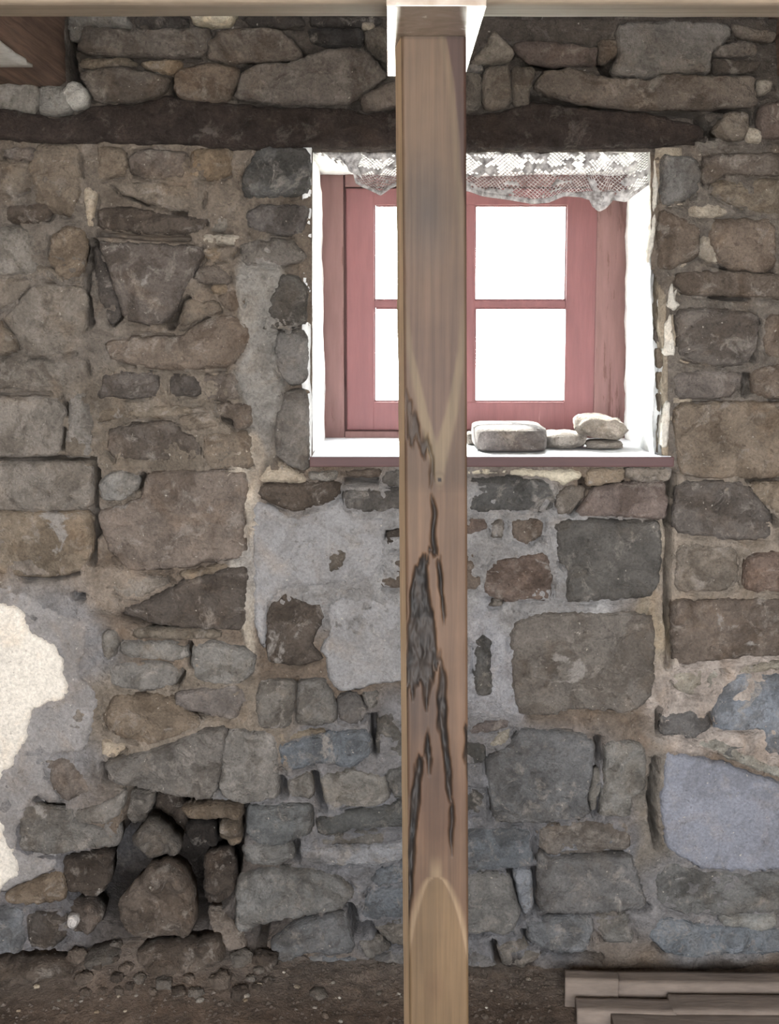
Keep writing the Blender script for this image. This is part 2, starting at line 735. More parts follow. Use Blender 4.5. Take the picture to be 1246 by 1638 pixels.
def build_mortar():
    step = 3.0
    xs = np.arange(-64, 1312, step)
    ys = np.arange(-60, 1600, step)
    GX, GY = np.meshgrid(xs, ys)
    P = np.stack([GX.ravel(), GY.ravel()], 1)
    n = len(P)
    h = np.zeros(n)
    col = np.tile(np.array([116., 103., 91.]), (n, 1))
    wob = np.array([(mn.noise(Vector((x * .012, y * .012, 3.3))), mn.noise(Vector((x * .012, y * .012, 9.1)))) for x, y in P]) * 40
    Q = P + wob
    for cx, cy, rx, ry, c, up in TINT:
        r = np.sqrt(((Q[:, 0] - cx) / rx) ** 2 + ((Q[:, 1] - cy) / ry) ** 2)
        w = np.clip((1.15 - r) / 0.4, 0, 1)
        w = w * w * (3 - 2 * w)
        c = np.array(c, float)
        c = c.mean() + (c - c.mean()) * .62
        col = col * (1 - w[:, None]) + c * w[:, None]
        h = h * (1 - w) + up * w
    nzv = np.array([fbm(x * .03, y * .035, 5.5, 4) * 0.008 + mn.noise(Vector((x * .15, y * .17, 1.5))) * 0.003 for x, y in P])
    h = h + nzv + 0.007
    low = np.clip((262 - P[:, 1]) / 20, 0, 1)
    h -= .012 * low
    for hd, pl in [((str(float(a[0]) + 1.2), str(float(a[1]) * 2.0)), b) for a, b in CREV] + joints():
        wpx, dep = float(hd[0]), float(hd[1])
        xs0 = [p[0] for p in pl]
        ys0 = [p[1] for p in pl]
        sel = (P[:, 0] > min(xs0) - 25) & (P[:, 0] < max(xs0) + 25) & (P[:, 1] > min(ys0) - 25) & (P[:, 1] < max(ys0) + 25)
        if not sel.any(): continue
        d = dist_poly(P[sel] + wob[sel] * 0.06, pl, closed=False)
        c = np.clip((wpx * .75 + 2.5 - d) / 4.0, 0, 1)
        h[sel] -= dep * c
    dc = dist_poly(P, CAVITY)
    ins = inside(P, CAVITY)
    cav = np.where(ins, np.clip((dc + 2) / 16.0, 0, 1), 0)
    h -= cav * (0.30 + 4 * np.clip(nzv, -.01, .01))
    # under the beam the wall head steps back into shadow
    head = np.clip((30 - P[:, 1]) / 8.0, 0, 1)
    h -= head * 0.10
    hole = inside(P, [(500, 243), (1042, 243), (1042, 430), (1064, 470), (1070, 560), (1068, 640), (1070, 744), (500, 744)])
    verts = np.zeros((n, 3))
    for i, (x, y) in enumerate(P):
        q = at_y(x, y, 0)
        verts[i] = (q.x, -h[i], q.z)
    nx, ny = len(xs), len(ys)
    faces = []
    for j in range(ny - 1):
        for i in range(nx - 1):
            a = j * nx + i
            if hole[a] and hole[a + 1] and hole[a + nx] and hole[a + nx + 1]: continue
            faces.append((a, a + nx, a + nx + 1, a + 1))
    nvis = n
    V = [tuple(v) for v in verts]
    C = [tuple(lin(k) for k in c) + (0.3,) for c in col]

    def box(x0, x1, y0, y1, z0, z1):
        b = len(V)
        for z in (z0, z1):
            for (x, y) in ((x0, y0), (x1, y0), (x1, y1), (x0, y1)):
                V.append((x, y, z))
                C.append(rgb(128, 114, 100, .3))
        for f in ((0, 3, 2, 1), (4, 5, 6, 7), (0, 1, 5, 4), (1, 2, 6, 5), (2, 3, 7, 6), (3, 0, 4, 7)):
            faces.append(tuple(b + k for k in f))
    # the thickness of the wall round the opening
    lf = at_y(510, 300, 0.5).x - .03
    rt = at_y(1004, 300, 0.5).x + .03
    top = at_y(600, 280, 0.5).z + 0.025
    bot = at_y(600, 708, 0.5).z - 0.03
    box(-1.95, lf, 0.40, 0.63, -0.05, 2.62)
    box(rt, 1.95, 0.40, 0.63, -0.05, 2.62)
    box(lf, rt, 0.40, 0.63, top, 2.62)
    box(lf, rt, 0.40, 0.63, -0.05, bot)
    # plain masonry core beyond the frame and above / below it
    xl, xr = at_y(-64, 800, 0).x, at_y(1311, 800, 0).x
    box(-1.95, xl - .03 + .06, 0.012, 0.42, -0.05, 2.62)
    box(xr - .03, 1.95, 0.012, 0.42, -0.05, 2.62)
    box(xl - .1, xr + .1, 0.10, 0.42, at_y(0, -40, 0).z, 2.62)
    me = bpy.data.meshes.new('wall_back')
    me.from_pydata(V, [], faces)
    at = me.color_attributes.new('tint', 'FLOAT_COLOR', 'POINT')
    at.data.foreach_set('color', np.array(C, dtype=np.float32).ravel())
    sm = [f[0] < nvis for f in faces]
    me.polygons.foreach_set('use_smooth', sm)
    me.materials.append(M_MORTAR)
    me.update()
    o = bpy.data.objects.new('wall_back', me)
    COL.objects.link(o)
    tag(o, 'old rubble stone wall pointed with lime mortar, holding the small window', kind='structure')
    return o




# ------------------------------------------------------------------ the stones, traced one by one
# colour  protrusion(mm)  mortar smear 0..1 : outline
STONES = '''
l 14 .2: 109,22 202,26 213,47 135,41 128,66 115,67
b 20 .05: 135,43 213,49 335,46 338,60 328,92 260,92 200,90 125,85 132,62
k 2 .0: 217,28 300,28 302,44 222,45
k 2 .0: 388,27 480,26 490,42 402,41
k 4 .0: 495,28 610,30 608,40 500,43
t 8 .2: 130,97 200,94 222,104 200,106 130,108
t 10 .3: 224,103 262,97 292,100 290,110 276,120 255,115
b 20 .05: 127,119 160,111 200,108 225,114 272,128 267,150 225,164 155,164 141,141
b 22 .1: 279,125 295,111 340,102 382,110 382,130 366,161 337,167 286,157
b 18 .0: 334,71 348,51 422,45 454,55 483,87 480,96 406,99 364,102 335,96
b 20 .15: 389,119 406,105 473,102 500,88 557,77 590,87 617,118 615,125 575,155 557,167 460,169 375,160
b 16 .1: 575,157 637,128 640,170 585,180
k 12 .0: 493,49 525,46 580,49 578,75 550,76 499,69
s 12 .1: 583,52 616,45 620,106 591,84
c 18 .3: 580,40 598,40 596,48 582,47
l 20 .5: -30,134 65,137 60,182 30,178 -30,168
l 24 .4: 67,140 100,139 123,152 118,180 88,186 64,182
w 34 .3: 106,146 118,131 138,143 144,155 141,172 120,178 108,162
p 14 .1: 8,240 58,238 55,257 12,254
m 10 .3: 64,232 126,234 131,300 119,343 92,343 62,328 54,290 44,265
m 14 .2: 3,262 50,272 57,298 20,312 0,308
d 18 .1: 12,332 32,330 78,324 84,342 72,355 35,357 15,354
l 16 .3: -30,361 0,361 38,364 58,377 68,403 64,428 51,440 -30,440
m 14 .2: 84,380 106,362 134,365 141,393 132,444 106,450 79,420
m 8 .2: 60,427 78,426 102,449 95,452 62,442
m 10 .1: -30,445 50,446 48,456 20,487 -30,503
q 16 .35: 56,454 132,456 141,480 139,525 134,556 95,569 34,571 36,560 30,540 8,510 27,490
m 12 .2: -30,510 -2,512 27,542 31,558 0,571 -30,571
q 12 .35: -30,577 138,576 143,602 96,620 40,617 -30,619
q 18 .25: -30,634 95,634 106,655 100,690 96,728 -30,730
q 12 .2: 113,640 138,624 149,640 149,730 105,730 110,690 112,662
q 18 .2: -30,738 150,737 151,814 60,815 -30,812
t 16 .45: -30,817 60,818 151,817 149,890 126,913 86,920 35,920 -30,910
c 12 .3: 137,300 155,304 150,350 147,365 141,360
m 10 .2: 157,234 203,240 204,280 180,282 159,290
p 12 .1: 208,249 245,240 302,247 302,285 240,285 209,278
t 12 .1: 308,239 370,239 372,275 350,289 308,285
m 14 .1: 182,293 244,293 295,300 328,307 320,335 273,335 225,319 192,306
d 20 .05: 158,336 200,331 276,346 331,351 331,369 295,374 225,372 160,365
p 22 .3: 159,386 193,389 321,394 326,410 308,440 277,506 250,520 201,511 185,460 169,410
d 6 .1: 152,390 164,412 182,462 194,505 180,520 160,480 156,440
l 12 .3: 334,347 353,337 366,350 360,369 337,366
c 10 .3: 325,376 384,379 385,388 330,390
t 10 .3: 322,402 348,395 380,398 365,416 335,415
b 16 .1: 319,428 348,425 367,438 371,453 319,454 314,444
t 10 .3: 338,458 362,457 362,470 345,470
b 12 .1: 349,474 377,465 393,473 387,495 364,498
m 10 .2: 298,480 347,484 356,496 330,504 284,524
b 20 .15: 209,540 282,540 334,510 372,503 398,518 398,550 376,585 279,591 225,585 180,575 168,548
d 18 .1: 167,600 199,593 250,596 257,633 199,636 158,636
d 14 .1: 273,600 315,602 321,630 276,633
b 10 .2: 325,600 380,595 385,639 327,640
t 12 .3: 157,651 289,648 340,655 276,667 180,669 157,672
b 16 .15: 176,682 275,672 292,692 315,694 322,734 190,735 176,720
m 12 .2: 283,668 340,657 352,668 348,682 300,689
b 14 .1: 347,646 403,644 406,680 378,690 374,670 352,662
m 16 .1: 324,692 402,691 408,740 395,747 330,747
l 22 .2: 158,774 174,758 199,752 224,762 221,780 199,799 166,798
p 20 .35: 239,753 392,751 398,780 390,830 394,888 350,894 280,908 205,911 178,880 167,850 158,818 200,805 226,796 232,775
q 14 .3: 175,923 266,922 276,934 225,956 201,956 184,940
d 22 .3: 297,926 363,909 396,902 398,925 392,1005 321,1003 257,996 201,981 200,972 250,954
t 16 .3: 288,914 362,901 370,906 300,924
t 14 .2: 215,1004 353,1007 356,1018 308,1021 215,1018
l 14 .4: 195,1024 302,1030 303,1046 289,1055 225,1051 193,1043
q 16 .4: 178,1061 244,1056 296,1068 281,1094 237,1104 178,1092
l 24 .35: 309,1028 350,1025 395,1033 411,1050 408,1075 385,1088 350,1092 316,1084 308,1060
l 18 .2: 165,1016 180,1006 190,1019 186,1045 177,1051 167,1042
m 18 .1: 186,1108 273,1110 300,1135 322,1150 321,1160 279,1176 237,1189 180,1169 165,1144
p 18 .2: 281,1107 321,1098 388,1095 395,1122 376,1147 308,1136 281,1124
g 34 .0: 168,1216 205,1206 276,1187 321,1166 364,1159 364,1186 349,1257 339,1273 315,1273 237,1257 180,1246
q 24 .45: 357,1193 370,1162 411,1168 443,1174 448,1257 443,1272 392,1282 357,1272 353,1257
c 12 .2: 165,1180 202,1192 182,1209 166,1202
p 14 .2: 75,1210 108,1210 135,1240 146,1262 105,1280 82,1250
q 14 .3: 32,1282 90,1292 118,1291 122,1315 165,1321 190,1348 138,1356 96,1363 34,1360
q 16 .2: 119,1296 167,1283 205,1258 193,1300 170,1315 122,1314
g 10 .2: 168,1317 192,1317 193,1347 173,1354
m 22 .2: 10,1427 48,1408 96,1390 109,1418 106,1437 48,1443 13,1437
d 6 .1: 42,1462 104,1458 108,1493 77,1518 48,1512
u 14 .3: -30,1448 36,1452 42,1498 30,1525 -30,1530
g 16 .4: 411,1088 472,1084 473,1128 468,1159 417,1163 410,1135
g 16 .3: 477,1086 517,1084 535,1110 539,1153 504,1159 475,1156
p 12 .3: 541,1110 573,1110 587,1138 575,1156 543,1150
g 6 .1: 580,1108 604,1103 602,1127 590,1134
s 4 .0: 603,1141 626,1136 645,1180 648,1210 605,1211
u 20 .5: 447,1194 478,1181 530,1168 591,1166 597,1199 568,1224 510,1217 459,1230 450,1220
t 12 .2: 447,1166 528,1165 480,1177 447,1186
g 18 .2: 460,1245 497,1232 502,1257 500,1272 464,1269
q 18 .4: 511,1236 575,1230 613,1239 626,1272 600,1285 525,1290
g 14 .2: 617,1234 655,1222 655,1272 630,1272
g 20 .3: 396,1287 446,1284 500,1283 500,1326 469,1342 424,1348 396,1334
s 18 .1: 508,1305 562,1296 655,1277 655,1317 562,1323 511,1333
g 12 .3: 505,1338 616,1328 613,1346 505,1349
g 18 .2: 386,1352 467,1345 472,1368 446,1381 396,1378
v 20 .5: 480,1354 530,1351 616,1348 655,1331 655,1368 597,1381 504,1378 484,1368
g 30 .15: 380,1400 430,1384 488,1384 549,1400 567,1427 551,1446 494,1458 433,1467 386,1483 377,1463 380,1431
u 16 .2: 593,1405 605,1387 655,1380 655,1407 607,1412
u 18 .2: 583,1437 595,1419 655,1412 655,1462 600,1468 578,1462
g 16 .1: 599,1477 655,1470 655,1507 630,1506 608,1490
x 26 .2: 434,1504 460,1479 510,1466 554,1457 568,1515 523,1523 501,1517 459,1529 438,1526
g 16 .4: 572,1501 607,1496 626,1513 590,1529
u 14 .2: 459,1546 510,1526 575,1530 587,1560 510,1564
x 12 .1: 590,1534 655,1513 655,1585 590,1562
b 24 .1: 331,1450 355,1455 385,1484 397,1511 353,1513
b 24 .1: 360,1520 398,1517 414,1537 382,1543 360,1537
d 16 .35: 414,775 546,769 543,790 514,808 472,818 414,793
l 16 .3: 494,756 542,752 538,766 498,766
p 10 .1: 544,753 610,750 606,761 544,762
g 10 .3: 615,752 646,750 646,776 609,775
g 15 .4: 549,782 646,780 646,815 575,816 551,811
s 16 .3: 512,883 530,870 556,883 545,905 531,915 522,900
k 8 .1: 619,851 650,841 650,877 621,877
d 14 .1: 621,893 650,893 642,940 608,934
d 17 .42: 430,966 459,945 488,962 514,964 520,986 505,1008 499,1031 517,1050 478,1063 427,1056
s 14 .5: 746,761 809,758 867,768 892,778 880,818 822,815 746,818
t 14 .5: 937,750 997,749 995,767 950,775 938,776
q 12 .5: 1000,749 1072,747 1068,765 1040,768 1000,766
g 14 .3: 894,779 934,777 930,795 910,821 887,821
r 18 .15: 946,781 995,773 1061,766 1064,803 1061,830 989,824 920,824
s 22 .12: 887,829 1051,833 1057,860 1054,925 1040,952 950,958 902,960 906,909 890,893
r 16 .35: 797,894 828,887 873,882 884,925 877,956 812,961 772,949 775,912
r 14 .3: 742,829 774,826 779,841 751,853 742,850
p 15 .4: 817,829 864,829 866,854 841,869 817,859
g 14 .4: 783,836 805,829 805,859 788,859
p 12 .4: 740,881 769,881 767,938 740,944
s 20 .2: 777,966 800,954 804,966
g 20 .35: 815,1004 826,991 855,978 920,976 1038,977 1046,1005 1043,1090 1033,1120 1000,1136 925,1130 870,1140 829,1138 819,1100 817,1050
s 18 .3: 759,1019 774,1012 784,1022 784,1064 789,1108 762,1111 759,1077
r 14 .2: 750,1165 780,1152 817,1149 809,1163 758,1172
c 12 .3: 783,1190 797,1172 816,1163 812,1180 790,1192
s 12 .2: 744,1182 775,1190 773,1217 744,1219
x 20 .3: 779,1210 816,1188 829,1162 925,1168 951,1182 945,1244 937,1273 944,1301 851,1314 788,1310 779,1241
q 24 .35: 967,1182 1029,1187 1032,1256 1008,1272 1005,1301 958,1301 956,1282 965,1244
l 12 .2: 942,1276 954,1225 960,1250 948,1298
s 14 .3: 744,1263 773,1267 767,1298 744,1300
u 18 .45: 744,1325 790,1319 847,1322 850,1381 816,1386 744,1385
b 16 .3: 858,1319 955,1310 1004,1312 1008,1356 940,1361 880,1364 860,1350
x 26 .3: 858,1358 880,1368 1008,1361 1020,1399 1032,1446 955,1454 870,1454 858,1441
g 18 .1: 744,1396 812,1393 821,1424 831,1456 821,1487 778,1487 744,1491
v 10 .3: 821,1390 849,1388 850,1455 839,1461 828,1427
u 16 .2: 841,1470 941,1462 947,1477 938,1518 894,1521 845,1503
g 14 .2: 951,1463 1000,1457 1014,1503 971,1507 954,1482
g 14 .3: 793,1508 835,1497 842,1511 866,1524 832,1545 808,1545
x 10 .1: 744,1515 787,1528 799,1556 744,1562
g 24 .05: 988,37 1163,39 1168,58 1134,87 1134,118 1090,118 1058,118 1042,127 975,121 988,90 985,58
g 14 .1: 1168,40 1238,53 1234,66 1198,63 1174,54
b 16 .1: 1186,66 1208,72 1208,90 1140,91 1147,77
d 14 .1: 1140,95 1214,101 1208,115 1140,118
r 20 .1: 822,74 838,67 873,68 937,78 955,78 952,105 908,105 876,106 843,99 822,80
b 16 .1: 958,65 984,65 986,87 968,102 958,102
l 24 .2: 789,52 799,62 820,83 814,99 752,105 779,74
g 14 .2: 742,119 769,120 766,173 742,181
g 14 .2: 744,106 772,104 774,115 744,117
g 22 .15: 778,110 814,107 817,169 781,178 772,166 772,128
g 20 .15: 819,110 853,109 853,128 845,154 845,171 822,169
b 24 .1: 854,141 866,118 910,111 974,127 1039,130 1055,120 1135,124 1202,124 1208,151 1208,169 1125,176 1071,174 1019,177 942,169 880,156
l 14 .3: 1209,129 1231,129 1233,144 1212,153
r 16 .1: 1216,168 1280,160 1280,225 1216,221 1210,199
c 16 .3: 1190,207 1212,207 1214,227 1194,229
m 20 .1: 1161,181 1193,181 1198,199 1186,224 1161,224 1137,210
g 16 .1: 1056,249 1111,255 1118,276 1115,305 1093,322 1056,329
b 14 .1: 1124,249 1280,246 1280,278 1154,281 1127,298 1121,283
t 12 .1: 1137,290 1280,287 1280,342 1199,338 1167,326 1134,308
c 12 .2: 1098,335 1135,326 1162,337 1154,346 1104,346
b 18 .25: 1055,337 1092,350 1118,366 1115,408 1077,427 1052,433 1050,374
b 20 .1: 1137,353 1237,353 1238,424 1225,434 1167,431 1143,418 1131,381
c 12 .3: 1120,378 1132,379 1150,421 1126,418 1118,406
b 16 .1: 1080,437 1154,434 1228,440 1280,440 1280,479 1199,474 1092,471 1078,454
b 20 .1: 1079,497 1122,491 1193,500 1212,507 1207,557 1192,581 1135,585 1085,572
b 16 .1: 1224,506 1280,496 1280,569 1221,569
p 16 .1: 1076,596 1185,593 1182,618 1160,636 1078,636
b 16 .1: 1198,590 1280,580 1280,640 1203,633
m 20 .1: 1077,648 1167,642 1280,645 1280,760 1180,764 1086,759 1080,720
b 16 .15: 1078,771 1180,768 1194,776 1232,822 1230,862 1151,860 1075,850
t 14 .3: 1200,773 1280,771 1280,818 1234,818 1202,790
q 16 .2: 1081,868 1176,874 1179,925 1154,943 1078,943
r 16 .15: 1191,890 1218,884 1280,875 1280,943 1206,946 1188,937
p 20 .35: 1072,956 1119,959 1193,956 1280,956 1280,1039 1199,1049 1135,1054 1078,1061 1072,1021
c 12 .3: 1069,1078 1121,1063 1121,1093 1127,1111 1085,1105
c 10 .3: 1129,1072 1146,1067 1147,1095 1132,1104
c 14 .3: 1150,1065 1231,1056 1280,1052 1280,1068 1167,1076
p 14 .3: 1056,1142 1080,1139 1112,1130 1131,1144 1134,1163 1103,1178 1056,1172
v 16 .4: 1156,1097 1184,1076 1280,1073 1280,1204 1223,1204 1219,1162 1142,1166 1137,1128
q 12 .3: 1158,1190 1214,1190 1214,1214 1153,1205
c 14 .3: 1097,1184 1148,1181 1246,1226 1280,1240 1280,1254 1164,1211 1136,1198
g 14 .3: 1072,1376 1110,1392 1280,1394 1280,1455 1103,1461 1052,1442 1047,1402
l 26 .2: 1148,1461 1192,1459 1238,1457 1241,1475 1212,1484 1186,1477 1151,1474
u 14 .2: 1052,1464 1145,1478 1280,1486 1280,1520 1071,1526 1034,1495
s 22 .05: 389,289 410,246 428,236 497,240 496,307 467,315 394,317
p 20 .2: 394,340 422,328 494,331 491,351 483,376 428,376 397,364
g 20 .15: 383,391 412,384 467,384 491,409 486,419 444,424 391,424
s 16 .2: 449,439 480,442 494,470 492,517 460,524 423,530 429,512 433,480
g 16 .15: 442,532 490,529 493,608 464,617 442,589
g 18 .1: 455,625 493,622 495,744 487,751 459,741 442,726 442,660 451,655
c 10 .3: 438,731 489,764 489,771 412,771
'''
WALL = build_mortar()
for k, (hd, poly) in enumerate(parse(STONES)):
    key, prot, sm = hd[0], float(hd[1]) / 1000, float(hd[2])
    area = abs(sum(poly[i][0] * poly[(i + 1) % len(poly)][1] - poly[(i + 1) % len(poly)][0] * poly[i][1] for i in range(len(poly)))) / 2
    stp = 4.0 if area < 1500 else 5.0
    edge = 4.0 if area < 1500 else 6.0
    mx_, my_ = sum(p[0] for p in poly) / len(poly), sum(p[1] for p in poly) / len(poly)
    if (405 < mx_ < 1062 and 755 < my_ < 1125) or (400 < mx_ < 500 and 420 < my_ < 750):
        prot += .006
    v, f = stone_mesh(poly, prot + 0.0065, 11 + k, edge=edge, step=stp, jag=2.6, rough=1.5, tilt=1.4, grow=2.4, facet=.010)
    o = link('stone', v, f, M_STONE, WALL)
    c = PAL[key]
    gm = sum(c) / 3
    c = tuple(gm + (q - gm) * .75 + (110 - gm) * .2 for q in c)
    if my_ > 1060 and mx_ > 400:   # bluish skylight on the lower courses, put into the stone colour
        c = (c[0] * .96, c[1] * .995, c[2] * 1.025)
    j = RNG.uniform(.93, 1.07)
    hs = RNG.uniform(-2, 4)
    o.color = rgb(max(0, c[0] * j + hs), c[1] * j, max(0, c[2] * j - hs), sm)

# plaster coats left on the stones
PATCH = '''
w 16 0: -30,958 0,957 15,959 42,972 45,990 60,1010 95,1030 105,1050 108,1075 116,1098 105,1118 75,1123 53,1138 48,1180 30,1210 25,1225 10,1230 0,1258 -30,1262
w 16 0: -30,1288 0,1297 8,1302 13,1337 30,1362 34,1378 32,1400 10,1412 0,1425 -30,1430
a 11 1: -30,936 20,930 60,955 112,985 150,990 138,1040 128,1080 150,1095 163,1120 152,1160 140,1200 110,1206 75,1208 78,1248 98,1278 60,1272 45,1300 30,1322 28,1362 95,1368 95,1385 60,1404 20,1420 -30,1440
e 17 2: 404,798 416,800 470,824 515,812 548,792 552,814 575,822 614,824 620,845 616,862 618,892 598,926 532,934 450,942 432,965 426,1000 424,1038 408,1015 403,900
e 15 3: 522,968 540,952 600,950 650,946 650,1088 606,1093 572,1104 542,1105 522,1085 520,1052 512,1040 524,1010
f 14 5: 1060,1196 1100,1204 1150,1214 1280,1262 1280,1390 1180,1391 1112,1386 1060,1352 1052,1290 1057,1230
c 11 6: 746,750 933,749 932,764 898,776 862,764 800,757 746,758
'''
PCOL = dict(w=(208, 200, 189), a=(136, 132, 130), e=(144, 142, 142), f=(128, 130, 139), c=(198, 188, 168))
for k, (hd, poly) in enumerate(parse(PATCH)):
    v, f = stone_mesh(poly, float(hd[1]) / 1000 + (.014 if hd[0] in 'wfc' else .007), 500 + k, edge=2.5 if hd[0] == 'w' else 5.0, step=6.0, jag=3.4, rough=0.55, depth=0.03, tilt=0.3)
    o = link('plaster_patch', v, f, M_CREAM if hd[0] == 'w' else M_PLASTER, WALL)
    o.color = rgb(*PCOL[hd[0]])
    o['label'] = {'w': 'cream finishing plaster', 'a': 'grey undercoat plaster', 'e': 'grey cement smeared over stone', 'f': 'smooth bluish plaster', 'c': 'cream plaster under the sill'}[hd[0]]


# masonry of the same wall outside the frame: one piece, nobody counts it
def margin_masonry():
    V, F = [], []
    rr = random.Random(5)
    seed = 900
    for x0, x1 in ((-560, -45), (1290, 1800)):
        y = -10.0
        while y < 1560:
            hgt = rr.uniform(55, 120)
            x = x0 + rr.uniform(-20, 20)
            while x < x1 - 40:
                w = min(rr.uniform(70, 210), x1 - x)
                p = [(x + 4, y + 5), (x + w * .5, y + rr.uniform(2, 8)), (x + w - 5, y + 5 + rr.uniform(-3, 4)), (x + w - 4, y + hgt * .5),
                     (x + w - 6, y + hgt - 5), (x + w * .5, y + hgt - rr.uniform(2, 8)), (x + 5, y + hgt - 5), (x + 3, y + hgt * .5)]
                v, f = stone_mesh(p, rr.uniform(.012, .026), seed, step=13.0, edge=10, jag=3)
                b = len(V)
                V += v
                F += [tuple(b + i for i in q) for q in f]
                seed += 1
                x += w
            y += hgt
    o = link('rubble_masonry', V, F, M_STONE, WALL)
    o.color = rgb(110, 101, 93, .25)
    tag(o, kind='stuff')


margin_masonry()

# ------------------------------------------------------------------ solids
def box_obj(name, x0, x1, y0, y1, z0, z1, mat, parent=None, bev=0.0, smooth=False):
    bm = bmesh.new()
    bmesh.ops.create_cube(bm, size=1.0)
    for v in bm.verts:
        v.co = Vector(((x0 + x1) / 2 + v.co.x * (x1 - x0), (y0 + y1) / 2 + v.co.y * (y1 - y0), (z0 + z1) / 2 + v.co.z * (z1 - z0)))
    if bev:
        bmesh.ops.bevel(bm, geom=list(bm.edges), offset=bev, segments=2, affect='EDGES', profile=.7)
    bm.verts.index_update()
    vs = [tuple(v.co) for v in bm.verts]
    fs = [tuple(v.index for v in f.verts) for f in bm.faces]
    bm.free()
    return link(name, vs, fs, mat, parent, smooth=smooth)


def beam_mesh(p0, p1, wx, hz, seed, wear=0.004, seg=40, side='x'):
    """a hand-worn timber between two points, rectangular section with uneven arrises. wx: across, hz: height"""
    p0, p1 = Vector(p0), Vector(p1)
    ax = (p1 - p0).normalized()
    up = Vector((0, 0, 1))
    if abs(ax.z) > .9: up = Vector((0, 1, 0))
    rt = ax.cross(up).normalized()
    up = rt.cross(ax).normalized()
    prof = []
    m = 6
    r = .08
    for a, b in (((-.5 + r, -.5), (.5 - r, -.5)), ((.5, -.5 + r), (.5, .5 - r)), ((.5 - r, .5), (-.5 + r, .5)), ((-.5, .5 - r), (-.5, -.5 + r))):
        for i in range(m):
            t = i / (m - 1)
            prof.append((a[0] + (b[0] - a[0]) * t, a[1] + (b[1] - a[1]) * t))
    n = len(prof)
    V, F = [], []
    L = (p1 - p0).length
    for s in range(seg + 1):
        c = p0 + ax * (L * s / seg)
        for i, (u, w) in enumerate(prof):
            q = c + rt * (u * wx) + up * (w * hz)
            d = wear * (fbm(q.x * 9, q.y * 9 + seed, q.z * 9, 3) + .5 * mn.noise(Vector((q.x * 60, q.y * 60, q.z * 60 + seed))))
            nrm = (rt * u + up * w).normalized()
            V.append(q + nrm * d)
    for s in range(seg):
        for i in range(n):
            a, b = s * n + i, s * n + (i + 1) % n
            F.append((a, b, b + n, a + n))
    F.append(tuple(range(n))[::-1])
    F.append(tuple(seg * n + i for i in range(n)))
    return V, F


# ------------------------------------------------------------------ lintel built into the wall
LT = [(-64, 168), (0, 173), (60, 184), (92, 189), (122, 184), (147, 170), (220, 167), (272, 153), (290, 160), (370, 167), (460, 173), (560, 173), (585, 184), (637, 176),
      (750, 184), (800, 180), (856, 163), (960, 177), (1040, 183), (1090, 192), (1122, 206), (1128, 222), (1105, 230), (1050, 237), (900, 241), (750, 242), (640, 241), (500, 238), (400, 240),
      (370, 240), (300, 233), (230, 231), (152, 229), (130, 233), (-64, 222)]
v, f = stone_mesh(LT, 0.026, 77, edge=5, step=6.0, jag=2.6, rough=2.0, depth=0.16, tilt=.2)
o = link('lintel_beam', v, f, M_LINTEL)
tag(o, 'dark rotten timber lintel built into the stone wall over the window', 'beam')
# splintered end of the lintel
spl = empty('lintel_splinter', at_y(1105, 212, -0.01))
bpy.data.objects.remove(spl)
for a, b, w in (((1060, 206), (1130, 222), 5), ((1075, 216), (1128, 226), 4), ((1050, 222), (1110, 230), 5)):
    p0, p1 = at_y(*a, -0.012), at_y(*b, 0.0)
    V, F = beam_mesh(p0, p1, 0.012, w * 0.0016, 4 + w, .002, 8)
    q = link('splinter', V, F, M_LINTEL)
    q.parent = o
    q.location = Vector(q.location) - Vector(o.location)

# ------------------------------------------------------------------ window
YF = 0.52     # room face of the frame
win = empty('window_1', at_y(757, 708, YF))
tag(win, 'red painted four pane casement window in a white limewashed reveal', kind='structure')


def wrect(name, x0, y0, x1, y1, Y, th, mat, parent, bev=0.003):
    a, b = at_y(x0, y0, Y), at_y(x1, y1, Y)
    return box_obj(name, a.x, b.x, Y, Y + th, b.z, a.z, mat, parent, bev)


# fixed frame
wrect('frame_jamb', 470, 262, 551, 722, YF, 0.09, M_REDOLD, win)
wrect('frame_jamb', 957, 262, 1045, 722, YF, 0.09, M_REDOLD, win)
wrect('frame_head', 551.5, 255, 956.5, 299, YF + .003, 0.086, M_REDOLD, win)
wrect('frame_sill', 551.5, 690, 956.5, 722, YF - 0.006, 0.096, M_REDOLD, win)
wrect('frame_rebate', 545, 258, 562, 715, YF + .034, 0.05, M_REDOLD, win)
wrect('frame_rebate', 946, 258, 962, 715, YF + .034, 0.05, M_REDOLD, win)
wrect('frame_rebate', 550, 285, 960, 312, YF + .036, 0.05, M_REDOLD, win)
wrect('frame_rebate', 550, 676, 960, 715, YF + .036, 0.05, M_REDOLD, win)
cs = empty('casement', Vector((0, 0, 0)))
cs.parent = win
cs.location = at_y(757, 688, YF + .01) - Vector(win.location)
YC = YF + 0.004
wrect('stile', 553.5, 301.5, 598.5, 687.5, YC, 0.028, M_RED, cs)
wrect('stile', 908, 301.5, 954.5, 687.5, YC, 0.028, M_RED, cs)
wrect('rail', 597, 301.5, 909, 328, YC + .0008, 0.027, M_RED, cs)
wrect('rail', 597, 643, 909, 687.5, YC + .0008, 0.027, M_RED, cs)
wrect('glazing_bar', 746, 326, 758, 645, YC + .003, 0.024, M_RED, cs)
wrect('glazing_bar', 595, 481, 748, 492, YC + .004, 0.023, M_RED, cs, .002)
wrect('glazing_bar', 756, 481, 911, 492, YC + .004, 0.023, M_RED, cs, .002)
